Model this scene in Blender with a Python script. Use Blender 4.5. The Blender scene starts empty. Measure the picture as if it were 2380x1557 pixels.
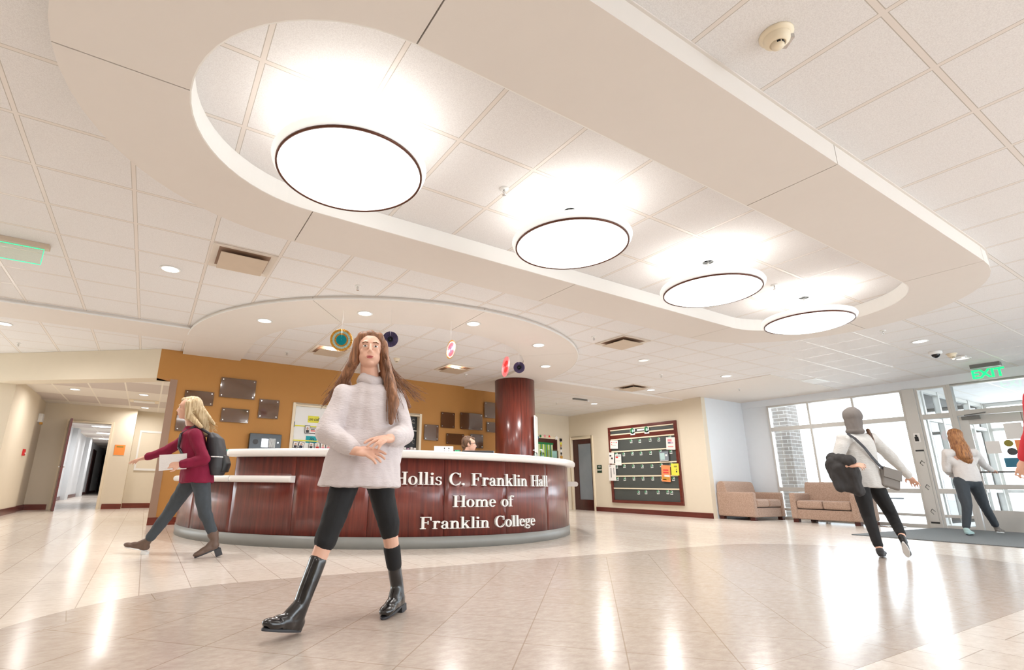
import bpy, bmesh, math, random
from mathutils import Vector, Matrix, Euler, noise
random.seed(7)
S = bpy.context.scene
COL = S.collection
PI = math.pi
V = Vector

# ------------------------------------------------------------------ camera, world, exposure
cam = bpy.data.cameras.new('camera'); co = bpy.data.objects.new('camera', cam); COL.objects.link(co)
RR = ((0.85763439, -0.51409819, 0.01289554), (0.14539364, 0.21834475, -0.96497993), (0.49327876, 0.8294749, 0.26200657))
co.matrix_world = Matrix(((RR[0][0], -RR[1][0], -RR[2][0], 0), (RR[0][1], -RR[1][1], -RR[2][1], 0), (RR[0][2], -RR[1][2], -RR[2][2], 0.67), (0, 0, 0, 1)))
cam.sensor_width = 36; cam.lens = 1178.3 / 2380 * 36
cam.shift_x = (1190 - 1068.74) / 2380; cam.shift_y = (807.43 - 778.5) / 2380
cam.clip_start = 0.05; cam.clip_end = 200
S.camera = co
W = bpy.data.worlds.new('sky'); S.world = W; W.use_nodes = True
W.node_tree.nodes['Background'].inputs[0].default_value = (0.84, 0.93, 1.0, 1)
W.node_tree.nodes['Background'].inputs[1].default_value = 7.2
S.view_settings.view_transform = 'Standard'; S.view_settings.look = 'None'
S.view_settings.gamma = 1; S.view_settings.use_curve_mapping = False
S.view_settings.exposure = 0.0
DOME_POWER = 1.7; DOWN_POWER = 22; CLOUD = 6.0
WARM = (1.0, 0.97, 0.95)

# ------------------------------------------------------------------ materials
def lin(c):
    return tuple((x / 255 / 12.92) if x <= 10 else (((x / 255) + 0.055) / 1.055) ** 2.4 for x in c) + (1,)
class NT:
    def __init__(s, name):
        s.m = bpy.data.materials.new(name); s.m.use_nodes = True; s.t = s.m.node_tree; s.n = s.t.nodes
        s.b = s.n['Principled BSDF']
        s.out = s.n['Material Output']
    def link(s, a, b): s.t.links.new(a, b)
    def inp(s, sock, v):
        if isinstance(v, (int, float)): sock.default_value = v
        elif isinstance(v, tuple): sock.default_value = v
        else: s.link(v, sock)
    def math(s, op, a, b=0.0, c=None):
        n = s.n.new('ShaderNodeMath'); n.operation = op; s.inp(n.inputs[0], a); s.inp(n.inputs[1], b)
        if c is not None: s.inp(n.inputs[2], c)
        return n.outputs[0]
    def pos(s):
        g = s.n.new('ShaderNodeNewGeometry'); x = s.n.new('ShaderNodeSeparateXYZ'); s.link(g.outputs['Position'], x.inputs[0])
        return g.outputs['Position'], x.outputs[0], x.outputs[1], x.outputs[2]
    def obj(s):
        return s.n.new('ShaderNodeTexCoord').outputs['Object']
    def mapping(s, v, scale=(1, 1, 1), rot=(0, 0, 0)):
        n = s.n.new('ShaderNodeMapping'); s.link(v, n.inputs[0]); n.inputs['Scale'].default_value = scale; n.inputs['Rotation'].default_value = rot
        return n.outputs[0]
    def noise(s, v, scale, detail=4, rough=0.55):
        n = s.n.new('ShaderNodeTexNoise'); s.link(v, n.inputs['Vector']); n.inputs['Scale'].default_value = scale
        n.inputs['Detail'].default_value = detail; n.inputs['Roughness'].default_value = rough
        return n.outputs['Fac']
    def mix(s, f, a, b):
        n = s.n.new('ShaderNodeMix'); n.data_type = 'RGBA'; s.inp(n.inputs[0], f); s.inp(n.inputs[6], a); s.inp(n.inputs[7], b)
        return n.outputs[2]
    def ramp(s, f, a, b):
        n = s.n.new('ShaderNodeMapRange'); s.link(f, n.inputs[0]); n.inputs[1].default_value = a; n.inputs[2].default_value = b
        return n.outputs[0]
    def bump(s, h, strength=0.2, dist=0.01):
        n = s.n.new('ShaderNodeBump'); s.link(h, n.inputs['Height']); n.inputs['Strength'].default_value = strength; n.inputs['Distance'].default_value = dist
        s.link(n.outputs[0], s.b.inputs['Normal'])
    def set(s, color=None, rough=None, metal=None, coat=None, emis=None, estr=None):
        if color is not None: s.inp(s.b.inputs['Base Color'], color)
        if rough is not None: s.inp(s.b.inputs['Roughness'], rough)
        if metal is not None: s.b.inputs['Metallic'].default_value = metal
        if coat is not None: s.b.inputs['Coat Weight'].default_value = coat; s.b.inputs['Coat Roughness'].default_value = 0.18
        if emis is not None: s.b.inputs['Emission Color'].default_value = emis; s.b.inputs['Emission Strength'].default_value = estr
        return s.m
M = {}
def flat(name, c, rough=0.6, metal=0.0, var=0.06, scale=8.0, bump=0.0, coat=None):
    k = NT(name); c = lin(c)
    f = k.noise(k.obj(), scale)
    a = tuple(min(1, x * (1 + var)) for x in c[:3]) + (1,); b = tuple(x * (1 - var) for x in c[:3]) + (1,)
    k.set(k.mix(f, b, a), rough, metal, coat)
    if bump: k.bump(k.noise(k.obj(), scale * 12), bump, 0.004)
    M[name] = k.m; return k.m
flat('cream', (226, 215, 195), 0.75, var=0.02, bump=0.05)
flat('white_wall', (226, 230, 234), 0.7, var=0.02)
flat('gyp', (226, 219, 212), 0.8, var=0.015)
flat('recess_white', (240, 238, 234), 0.8, var=0.01)
flat('tan', (186, 132, 68), 0.7, var=0.03, bump=0.05)
flat('mauve', (158, 128, 108), 0.6)
flat('frame_paint', (236, 222, 196), 0.45, var=0.02)
flat('alu', (205, 203, 198), 0.35, 0.2, var=0.03)
flat('alu_dark', (120, 120, 118), 0.35, 0.3)
flat('black', (18, 18, 20), 0.45)
flat('black_gloss', (14, 13, 14), 0.18)
flat('charcoal', (52, 52, 56), 0.55)
flat('dark_grey', (75, 76, 78), 0.6)
flat('white', (238, 238, 236), 0.5, var=0.02)
flat('paper', (240, 236, 232), 0.7, var=0.02)
flat('solid_white', (236, 232, 228), 0.3, var=0.02)
flat('silver_letter', (236, 234, 230), 0.35, var=0.02)
flat('vent', (205, 188, 168), 0.5)
flat('vent_frame', (222, 212, 200), 0.5)
flat('grey_kick', (138, 138, 134), 0.4, var=0.12, scale=5)
flat('yellow', (232, 226, 78), 0.7); flat('teal', (24, 158, 168), 0.7); flat('mint', (96, 205, 190), 0.6)
flat('orange', (250, 150, 70), 0.7); flat('salmon', (246, 150, 96), 0.7); flat('blue', (58, 120, 146), 0.6)
flat('olive', (150, 140, 60), 0.6); flat('red', (200, 38, 40), 0.5); flat('green', (22, 120, 62), 0.5); flat('dark_green', (22, 52, 34), 0.5)
flat('lime', (140, 180, 60), 0.7); flat('pink', (236, 150, 160), 0.7); flat('gold', (205, 150, 60), 0.5)
flat('pale_teal', (180, 208, 206), 0.7); flat('purple', (88, 78, 110), 0.7); flat('lilac', (206, 170, 196), 0.7); flat('coral', (226, 72, 70), 0.7); flat('coral_light', (240, 140, 140), 0.7)
flat('skin', (224, 176, 152), 0.5, var=0.04); flat('lips', (188, 96, 92), 0.45); flat('eye_white', (238, 236, 232), 0.3); flat('iris', (60, 42, 30), 0.3)
flat('leggings', (22, 22, 24), 0.8, bump=0.2, scale=20); flat('leather', (22, 19, 20), 0.22, var=0.2, coat=0.5); flat('brown_leather', (104, 82, 70), 0.5, var=0.15)
flat('jeans', (66, 72, 78), 0.85, bump=0.3, scale=20, var=0.12); flat('burgundy', (128, 10, 52), 0.85, bump=0.3, scale=14, var=0.12)
flat('red_cloth', (206, 52, 62), 0.85); flat('slate_board', (72, 76, 74), 0.55, var=0.08, scale=3); flat('concrete', (224, 222, 218), 0.9)
flat('polo', (52, 62, 84), 0.8); flat('grey_knit', (122, 116, 112), 0.95, bump=0.5, scale=30); flat('bag_canvas', (128, 122, 116), 0.8, bump=0.3, scale=20)
flat('jacket', (52, 50, 50), 0.8, bump=0.3, scale=10)
flat('chalk', (214, 208, 196), 0.8)

def cloth(name, c, var=0.08, rib=220, bump=0.5):
    k = NT(name); p = k.mapping(k.obj(), (1, 1, 6)); f = k.noise(p, 12, 6)
    c = lin(c); k.set(k.mix(f, tuple(x * (1 - var) for x in c[:3]) + (1,), tuple(min(1, x * (1 + var)) for x in c[:3]) + (1,)), 0.9)
    k.b.inputs['Sheen Weight'].default_value = 0.2
    k.bump(k.noise(k.mapping(k.obj(), (1, 1, 4)), 40, 5), bump, 0.01); M[name] = k.m
cloth('sweater_pale', (214, 204, 204)); cloth('sweater_grey', (208, 206, 202)); cloth('sweater_white', (226, 220, 216))
def hairm(name, a, b):
    k = NT(name); p = k.mapping(k.obj(), (70, 70, 5)); f = k.noise(p, 1.0, 5)
    k.set(k.mix(k.ramp(f, 0.3, 0.7), lin(a), lin(b)), 0.45); k.bump(f, 0.6, 0.01); M[name] = k.m
hairm('hair_brown', (92, 58, 38), (168, 116, 80)); hairm('hair_blonde', (170, 140, 98), (226, 204, 164)); hairm('hair_auburn', (112, 64, 40), (196, 138, 84)); hairm('hair_short', (66, 44, 30), (126, 90, 62))

def wood(name, a, b, axis='z', rough=0.28, coat=0.35):
    k = NT(name); P, x, y, z = k.pos()
    sc = {'z': (14, 14, 0.9), 'y': (14, 0.9, 14), 'x': (0.9, 14, 14)}[axis]
    f = k.noise(k.mapping(P, sc), 2.2, 8, 0.65); g = k.noise(P, 1.6, 3)
    c = k.mix(k.ramp(f, 0.3, 0.72), lin(a), lin(b)); c = k.mix(k.math('MULTIPLY', g, 0.35), c, lin(a))
    k.set(c, rough, 0, coat); M[name] = k.m; return k
wood('desk_wood', (76, 24, 22), (140, 58, 42), rough=0.34, coat=0.55)
wood('column_wood', (80, 26, 20), (142, 60, 42), rough=0.3, coat=0.6)
wood('mahogany', (78, 20, 14), (122, 44, 30), 'y'); wood('mahogany_x', (92, 28, 16), (140, 56, 34), 'x'); wood('door_wood', (52, 14, 12), (84, 28, 20))

k = NT('ceiling_tile'); P, x, y, z = k.pos()
def edge(k, c, off, cell):
    t = k.math('FRACT', k.math('DIVIDE', k.math('SUBTRACT', c, off), cell))
    return k.math('MULTIPLY', k.math('MINIMUM', t, k.math('SUBTRACT', 1.0, t)), cell)
ex = edge(k, x, -1.0108, 0.61); ey = edge(k, y, 0.6094, 0.61)
e = k.math('MINIMUM', ex, ey)
bar = k.math('LESS_THAN', e, 0.0125); shad = k.math('LESS_THAN', e, 0.0165)  # darker line along each bar paints in the shading of its reveal
sp = k.noise(P, 160, 3, 0.7); sp2 = k.noise(P, 60, 2)
tile = k.mix(k.ramp(sp, 0.35, 0.6), lin((223, 220, 219)), lin((236, 234, 233)))
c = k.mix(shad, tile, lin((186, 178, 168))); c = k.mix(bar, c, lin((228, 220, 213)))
k.set(c, k.math('SUBTRACT', 0.9, k.math('MULTIPLY', bar, 0.5)))
hb = k.math('ADD', k.math('MULTIPLY', sp, 0.3), k.math('MULTIPLY', bar, 1.0)); k.bump(hb, 0.35, 0.006); M['ceiling_tile'] = k.m
k = NT('corridor_tile'); P, x, y, z = k.pos()
e = k.math('MINIMUM', edge(k, x, -0.6, 0.61), edge(k, y, 0.2, 1.22)); bar = k.math('LESS_THAN', e, 0.014)
alt = k.math('LESS_THAN', k.math('FRACT', k.math('DIVIDE', k.math('SUBTRACT', y, 0.2), 2.44)), 0.5)
k.set(k.mix(bar, k.mix(alt, lin((212, 202, 196)), lin((236, 230, 222))), lin((244, 238, 228))), 0.85); M['corridor_tile'] = k.m

# floor: stadium field of diagonal tiles inside a band, plank tiles outside
k = NT('floor_stone'); P, x, y, z = k.pos()
dx = k.math('MAXIMUM', k.math('MAXIMUM', k.math('SUBTRACT', 0.8, x), k.math('SUBTRACT', x, 6.2)), 0.0); dy = k.math('SUBTRACT', y, 2.59)
dist = k.math('SQRT', k.math('ADD', k.math('MULTIPLY', dx, dx), k.math('MULTIPLY', dy, dy)))
inF = k.math('LESS_THAN', dist, 1.28); inB = k.math('LESS_THAN', dist, 1.475)
u = k.math('ADD', x, y); v = k.math('SUBTRACT', x, y)
eF = k.math('MULTIPLY', k.math('MINIMUM', edge(k, u, 3.53, 0.61), edge(k, v, 0.15, 0.61)), 0.707)
colx = k.math('FLOOR', k.math('DIVIDE', k.math('SUBTRACT', x, 0.065), 0.2925))
yo = k.math('ADD', y, k.math('MULTIPLY', k.math('MODULO', k.math('ABSOLUTE', colx), 2.0), 0.3))
eO = k.math('MINIMUM', edge(k, x, 0.065, 0.2925), edge(k, yo, 0.36, 0.6))
eB = k.math('MINIMUM', k.math('MINIMUM', k.math('ABSOLUTE', k.math('SUBTRACT', dist, 1.28)), k.math('ABSOLUTE', k.math('SUBTRACT', dist, 1.475))), edge(k, k.math('ADD', x, k.math('MULTIPLY', y, 0.1)), 0.1, 0.42))
def sel(k, m, a, b): # m ? a : b
    return k.math('ADD', k.math('MULTIPLY', m, a), k.math('MULTIPLY', k.math('SUBTRACT', 1.0, m), b))
e = sel(k, inF, eF, sel(k, inB, eB, eO))
def cid(k, a, o1, c1, b, o2, c2):
    n = k.n.new('ShaderNodeCombineXYZ'); k.link(k.math('FLOOR', k.math('DIVIDE', k.math('SUBTRACT', a, o1), c1)), n.inputs[0]); k.link(k.math('FLOOR', k.math('DIVIDE', k.math('SUBTRACT', b, o2), c2)), n.inputs[1])
    w = k.n.new('ShaderNodeTexWhiteNoise'); w.noise_dimensions = '2D'; k.link(n.outputs[0], w.inputs['Vector']); return w.outputs['Value']
r1 = cid(k, u, 3.53, 0.61, v, 0.15, 0.61); r2 = cid(k, x, 0.065, 0.2925, yo, 0.36, 0.6)
rnd = sel(k, inF, r1, r2)
st = k.noise(k.mapping(P, (5, 9, 1), (0, 0, 0.8)), 3.0, 9, 0.72); st2 = k.noise(k.mapping(P, (14, 26, 1)), 3, 4, 0.8)
light = k.mix(k.ramp(st, 0.35, 0.68), lin((226, 214, 202)), lin((243, 235, 225)))
dark = k.mix(k.ramp(st, 0.35, 0.68), lin((186, 172, 161)), lin((207, 196, 186)))
c = k.mix(inB, light, dark)
c = k.mix(k.math('MULTIPLY', k.ramp(st2, 0.55, 0.75), 0.16), c, lin((150, 130, 112)))
c = k.mix(k.math('MULTIPLY', rnd, 0.14), c, lin((180, 156, 128)))
g = k.math('LESS_THAN', e, 0.0026)
c = k.mix(k.math('MULTIPLY', g, 0.55), c, lin((140, 116, 92)))
k.set(c, k.math('ADD', 0.15, k.math('MULTIPLY', st, 0.09))); k.b.inputs['Specular IOR Level'].default_value = 0.55
k.bump(k.math('MULTIPLY', g, -1.0), 0.12, 0.003); M['floor_stone'] = k.m

k = NT('mat_fibre'); P, x, y, z = k.pos(); f = k.noise(P, 90, 3)
k.set(k.mix(f, lin((86, 92, 96)), lin((140, 144, 146))), 0.95); k.bump(f, 0.5, 0.01); M['mat_fibre'] = k.m
k = NT('brick'); P, x, y, z = k.pos(); b = k.n.new('ShaderNodeTexBrick'); cx = k.n.new('ShaderNodeCombineXYZ'); k.link(k.math('ADD', x, y), cx.inputs[0]); k.link(z, cx.inputs[1]); k.link(cx.outputs[0], b.inputs['Vector'])
b.inputs['Scale'].default_value = 1.0; b.inputs['Brick Width'].default_value = 0.3; b.inputs['Row Height'].default_value = 0.1; b.inputs['Mortar Size'].default_value = 0.008
b.inputs['Color1'].default_value = lin((92, 85, 80)); b.inputs['Color2'].default_value = lin((106, 99, 94)); b.inputs['Mortar'].default_value = lin((136, 132, 128)); k.set(b.outputs[0], 0.9); M['brick'] = k.m
k = NT('sofa_fabric'); o = k.obj(); n = k.n.new('ShaderNodeTexVoronoi'); k.link(k.mapping(o, (1, 1, 0.7)), n.inputs[0]); n.inputs['Scale'].default_value = 95; f = k.noise(o, 60, 3)
k.set(k.mix(k.ramp(n.outputs['Distance'], 0.15, 0.6), lin((150, 122, 104)), lin((186, 158, 140))), 0.9); k.bump(f, 0.3, 0.006); k.b.inputs['Sheen Weight'].default_value = 0.15; M['sofa_fabric'] = k.m
def glassm(name, tint, gl=0.09, dens=0.0):
    k = NT(name); k.n.remove(k.b); tr = k.n.new('ShaderNodeBsdfTransparent'); tr.inputs[0].default_value = tint; g = k.n.new('ShaderNodeBsdfGlossy'); g.inputs['Roughness'].default_value = 0.02; g.inputs[0].default_value = (1, 1, 1, 1)
    fr = k.n.new('ShaderNodeFresnel'); fr.inputs[0].default_value = 1.45; m = k.n.new('ShaderNodeMixShader'); k.link(fr.outputs[0], m.inputs[0]); k.link(tr.outputs[0], m.inputs[1]); k.link(g.outputs[0], m.inputs[2]); k.link(m.outputs[0], k.out.inputs[0]); M[name] = k.m
glassm('glass', (0.97, 0.985, 0.99, 1)); glassm('glass_green', (0.92, 0.97, 0.93, 1)); glassm('acrylic', (0.86, 0.92, 0.9, 1))
k = NT('frosted'); k.set(k.mix(k.noise(k.obj(), 2), lin((120, 130, 140)), lin((150, 158, 166))), 0.25); M['frosted'] = k.m
k = NT('smoked_plaque'); k.set(k.mix(k.noise(k.obj(), 2), lin((84, 56, 36)), lin((104, 72, 48))), 0.06); k.b.inputs['Specular IOR Level'].default_value = 0.9; k.b.inputs['Coat Weight'].default_value = 0.8; k.b.inputs['Coat Roughness'].default_value = 0.02; M['smoked_plaque'] = k.m
k = NT('chrome'); k.set(lin((215, 214, 212)), 0.15, 1.0); M['chrome'] = k.m
k = NT('bronze_rim'); k.set(lin((96, 62, 50)), 0.3, 0.8); M['bronze_rim'] = k.m
def emit(name, c, s):
    k = NT(name); k.set(c, 0.5, emis=c, estr=s); M[name] = k.m
emit('dome_glow', (1.0, 0.99, 0.96, 1), 2.2); emit('collar_glow', (0.95, 0.94, 0.92, 1), 0.45); emit('lamp_glow', (1.0, 0.96, 0.9, 1), 5.0); emit('exit_glow', lin((20, 240, 120)), 1.6); emit('green_edge', lin((70, 235, 180)), 0.7); emit('screen_glow', (0.9, 0.93, 1, 1), 1.2); emit('lamp_dim', (1, .97, .93, 1), 0.55)

# ------------------------------------------------------------------ mesh helpers
class MB:
    def __init__(s): s.v = []; s.f = []; s.sm = []
    def add(s, vs, fs, smooth=False):
        o = len(s.v); s.v += [tuple(q) for q in vs]; s.f += [tuple(i + o for i in f) for f in fs]; s.sm += [smooth] * len(fs); return s
    def box(s, a, b):
        x0, y0, z0 = a; x1, y1, z1 = b
        return s.add([(x0, y0, z0), (x1, y0, z0), (x1, y1, z0), (x0, y1, z0), (x0, y0, z1), (x1, y0, z1), (x1, y1, z1), (x0, y1, z1)],
                     [(3, 2, 1, 0), (4, 5, 6, 7), (0, 1, 5, 4), (1, 2, 6, 5), (2, 3, 7, 6), (3, 0, 4, 7)])
    def obox(s, c, ax, ay, az, hx, hy, hz):   # oriented box
        c = V(c); ax = V(ax).normalized() * hx; ay = V(ay).normalized() * hy; az = V(az).normalized() * hz
        vs = [c + i * ax + j * ay + l * az for l in (-1, 1) for (i, j) in ((-1, -1), (1, -1), (1, 1), (-1, 1))]
        return s.add(vs, [(3, 2, 1, 0), (4, 5, 6, 7), (0, 1, 5, 4), (1, 2, 6, 5), (2, 3, 7, 6), (3, 0, 4, 7)])
    def prism(s, pts, z0, z1):
        n = len(pts); vs = [(p[0], p[1], z0) for p in pts] + [(p[0], p[1], z1) for p in pts]
        return s.add(vs, [tuple(range(n - 1, -1, -1)), tuple(range(n, 2 * n))] + [(i, (i + 1) % n, n + (i + 1) % n, n + i) for i in range(n)])
    def tube(s, p0, p1, r0, r1=None, n=16, caps=True):
        r1 = r0 if r1 is None else r1; p0 = V(p0); p1 = V(p1); d = (p1 - p0).normalized()
        a = d.orthogonal().normalized(); b = d.cross(a)
        vs = [p + (a * math.cos(2 * PI * i / n) + b * math.sin(2 * PI * i / n)) * r for p, r in ((p0, r0), (p1, r1)) for i in range(n)]
        s.add(vs, [(i, (i + 1) % n, n + (i + 1) % n, n + i) for i in range(n)], True)
        if caps: s.add(vs, [tuple(range(n - 1, -1, -1)), tuple(range(n, 2 * n))])
        return s
    def path(s, pts, r, n=8):
        for a, b in zip(pts[:-1], pts[1:]): s.tube(a, b, r, r, n)
        return s
    def lathe(s, prof, c=(0, 0), n=48, a0=0.0, a1=2 * PI, smooth=True, closed=False):  # profile (r,z); closed profile loop optional
        full = abs(a1 - a0 - 2 * PI) < 1e-6; na = n if full else n + 1; m = len(prof)
        vs = [(c[0] + r * math.cos(a0 + (a1 - a0) * i / n), c[1] + r * math.sin(a0 + (a1 - a0) * i / n), z) for i in range(na) for r, z in prof]
        fs = []
        for i in range(n):
            j = (i + 1) % na
            for q in range(m if closed else m - 1):
                p = (q + 1) % m; fs.append((i * m + q, j * m + q, j * m + p, i * m + p))
        s.add(vs, fs, smooth)
        if not full and closed: s.add(vs, [tuple(range(m - 1, -1, -1)), tuple(n * m + q for q in range(m))])
        return s
    def sphere(s, c, r, n=16, m=10, ax=None):
        vs = []; fs = []; rx, ry, rz = (r, r, r) if isinstance(r, (int, float)) else r
        for i in range(m + 1):
            t = PI * i / m
            for j in range(n):
                p = 2 * PI * j / n; q = V((rx * math.sin(t) * math.cos(p), ry * math.sin(t) * math.sin(p), rz * math.cos(t)))
                if ax is not None: q = ax[0] * q.x + ax[1] * q.y + ax[2] * q.z
                vs.append(V(c) + q)
        for i in range(m):
            for j in range(n): fs.append((i * n + j, (i + 1) * n + j, (i + 1) * n + (j + 1) % n, i * n + (j + 1) % n))
        return s.add(vs, fs, True)
    def build(s, name, mat, parent=None, bevel=0.0, loc=None):
        me = bpy.data.meshes.new(name); vs = s.v
        if loc is not None: vs = [tuple(V(q) - V(loc)) for q in vs]
        me.from_pydata(vs, [], s.f); me.polygons.foreach_set('use_smooth', s.sm)
        bm = bmesh.new(); bm.from_mesh(me); bmesh.ops.remove_doubles(bm, verts=bm.verts, dist=1e-6); bmesh.ops.recalc_face_normals(bm, faces=bm.faces); bm.to_mesh(me); bm.free()
        me.materials.append(M[mat] if isinstance(mat, str) else mat)
        o = bpy.data.objects.new(name, me); COL.objects.link(o)
        if loc is not None: o.location = loc
        if parent is not None:
            o.parent = parent; o.matrix_parent_inverse = world(parent).inverted()
        if bevel:
            b = o.modifiers.new('bevel', 'BEVEL'); b.width = bevel; b.segments = 3; b.limit_method = 'ANGLE'; b.angle_limit = 0.7
            for p in me.polygons: p.use_smooth = True
            w = o.modifiers.new('wn', 'WEIGHTED_NORMAL')
        return o
def world(o):
    m = Matrix.Translation(o.location) @ o.rotation_euler.to_matrix().to_4x4() @ Matrix.Diagonal((*o.scale, 1)) if o.parent is None else world(o.parent) @ o.matrix_parent_inverse @ o.matrix_basis
    return m
def tag(o, label=None, cat=None, group=None, kind=None):
    if label: o['label'] = label
    if cat: o['category'] = cat
    if group: o['group'] = group
    if kind: o['kind'] = kind
    return o
def thing(name, label, cat, loc=(0, 0, 0), group=None):
    o = bpy.data.objects.new(name, None); COL.objects.link(o); o.location = loc; o.empty_display_size = 0.1
    return tag(o, label, cat, group)
def struct(name, mb, mat, parent=None, **k):
    o = mb.build(name, mat, parent, **k)
    if parent is None: o['kind'] = 'structure'
    return o
def sroot(name):
    o = bpy.data.objects.new(name, None); COL.objects.link(o); o['kind'] = 'structure'; return o
def copytree(o, loc, label=None, group=None, rz=None):
    r = o.copy(); COL.objects.link(r); r.location = loc
    if rz is not None: r.rotation_euler = (0, 0, rz)
    if label: r['label'] = label
    if group: r['group'] = group
    def rec(src, dst):
        for ch in [q for q in bpy.data.objects if q.parent == src]:
            n = ch.copy(); COL.objects.link(n); n.parent = dst; rec(ch, n)
    rec(o, r); return r

CZ = 2.833
def area(name, loc, size, power, color, parent, up=False, shape='DISK'):
    L = bpy.data.lights.new(name, 'AREA'); L.shape = shape; L.size = size; L.energy = power; L.color = color
    o = bpy.data.objects.new(name, L); COL.objects.link(o); o.parent = parent; o.location = loc
    if up: o.rotation_euler = (PI, 0, 0)
    return o
def downlight(x, y, z, label, group, lit=1.0, r_=0.082, power=True, mat='lamp_glow'):
    r = thing('recessed_downlight', label, 'downlight', (x, y, z), group)
    MB().lathe([(r_, z - 0.001), (r_ + 0.018, z - 0.001), (r_ + 0.02, z - 0.005), (r_, z - 0.008)], (x, y), 32, closed=True).build('trim_ring', 'white', r)
    MB().lathe([(0, z - 0.004), (r_, z - 0.004), (r_, z - 0.001), (0, z - 0.001)], (x, y), 32).build('lamp', mat, r)
    if power:
        o = area('lamp_light', (0, 0, -0.012), 0.15, DOWN_POWER * lit, WARM, r); o.data.spread = 2.95
# ------------------------------------------------------------------ shell
struct('floor', MB().box((-9, -8, -0.12), (13.0, 46, 0)), 'floor_stone')
# main ceiling (lobby) and the corridor beyond the slanted header
struct('ceiling', MB().box((-9, -8, CZ), (13.05, 12.3, CZ + 0.15)), 'ceiling_tile')
hd = V((-2.44 + 0.09, 11.64 - 9.72, 0)).normalized(); A0 = V((-0.09, 9.72, 0)); A1 = A0 + hd * 7.5; hn = V((hd.y, -hd.x, 0))
if hn.dot(V((0, 1, 0))) < 0: hn = -hn
t0 = [A0, A1, A1 + hn * 0.32, A0 + hn * 0.32]
struct('trim_1', MB().prism([(p.x, p.y) for p in t0], 2.33, CZ - 0.002), 'cream')
Q0 = A0 + hn * 0.33; Q1 = A0 + hd * 5.5 + hn * 0.33
struct('ceiling_corridor', MB().prism([(Q0.x, Q0.y), (0.9, 9.97), (0.9, 46), (-6, 46), (Q1.x, Q1.y)], 2.45, 2.5), 'corridor_tile')
# oval soffit ring, six panels
def stadium(r, n=28):
    L = [(0.8 + r * math.cos(a), 2.68 + r * math.sin(a)) for a in [PI / 2 + PI * i / n for i in range(n + 1)]]
    R = [(6.19 + r * math.cos(a), 2.68 + r * math.sin(a)) for a in [-PI / 2 + PI * i / n for i in range(n + 1)]]
    return L, R
Lo, Ro = stadium(1.49); Li, Ri = stadium(0.90)
of = MB(); zs = 2.68; g = 0.004
def ringseg(mb, outer, inner, z0, z1):
    n = len(outer)
    vs = [(p[0], p[1], z0) for p in outer] + [(p[0], p[1], z0) for p in inner] + [(p[0], p[1], z1) for p in outer] + [(p[0], p[1], z1) for p in inner]
    fs = []
    for i in range(n - 1):
        fs += [(i, i + 1, n + i + 1, n + i), (2 * n + i, 3 * n + i, 3 * n + i + 1, 2 * n + i + 1), (i, 2 * n + i, 2 * n + i + 1, i + 1), (n + i, n + i + 1, 3 * n + i + 1, 3 * n + i)]
    fs += [(0, n, 3 * n, 2 * n), (n - 1, 3 * n - 1, 4 * n - 1, 2 * n - 1)]
    mb.add(vs, fs)
def shrink(o, i):   # leave a hairline joint at both ends
    o = [V(p) for p in o]; i = [V(p) for p in i]
    for L in (o, i):
        L[0] = L[0] + (L[1] - L[0]).normalized() * g; L[-1] = L[-1] + (L[-2] - L[-1]).normalized() * g
    return [tuple(p) for p in o], [tuple(p) for p in i]
h = len(Lo) // 2
segs = [(Lo[:h + 1], Li[:h + 1]), (Lo[h:], Li[h:]), (Ro[:h + 1], Ri[:h + 1]), (Ro[h:], Ri[h:]),
        ([(0.8, 1.19), (3.5, 1.19)], [(0.8, 1.78), (3.5, 1.78)]), ([(3.5, 1.19), (6.19, 1.19)], [(3.5, 1.78), (6.19, 1.78)]),
        ([(0.8, 4.17), (3.5, 4.17)], [(0.8, 3.58), (3.5, 3.58)]), ([(3.5, 4.17), (6.19, 4.17)], [(3.5, 3.58), (6.19, 3.58)])]
for o_, i_ in segs:
    o_, i_ = shrink(o_, i_); ringseg(of, o_, i_, zs, CZ)
so = struct('trim_2', of, 'gyp'); 
inn = MB()   # white painted inner fascia of the oval
for (La, s) in ((Li, 1), (Ri, 1)):
    for a, b in zip(La[:-1], La[1:]): pass
def fascia(mb, pts, z0, z1, t, c):
    q = [(c(p)) for p in pts]; ringseg(mb, pts, q, z0, z1)
def inward(p):
    cxx = 0.8 if p[0] < 0.8 else (6.19 if p[0] > 6.19 else p[0]); d = V((p[0] - cxx, p[1] - 2.68)); d = d.normalized() * (d.length - 0.008); return (cxx + d.x, 2.68 + d.y)
full = Li + Ri + [Li[0]]
fascia(inn, full, zs + 0.001, CZ - 0.001, 0, inward)
struct('trim_3', inn, 'recess_white')
tr = MB()   # thin edge angle where the oval meets the tile ceiling
def outward(p):
    cxx = 0.8 if p[0] < 0.8 else (6.19 if p[0] > 6.19 else p[0]); d = V((p[0] - cxx, p[1] - 2.68)); d = d.normalized() * (d.length + 0.014); return (cxx + d.x, 2.68 + d.y)
fo = Lo + Ro + [Lo[0]]
fascia(tr, fo, CZ - 0.01, CZ - 0.001, 0, outward); struct('trim_4', tr, 'gyp')
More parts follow.
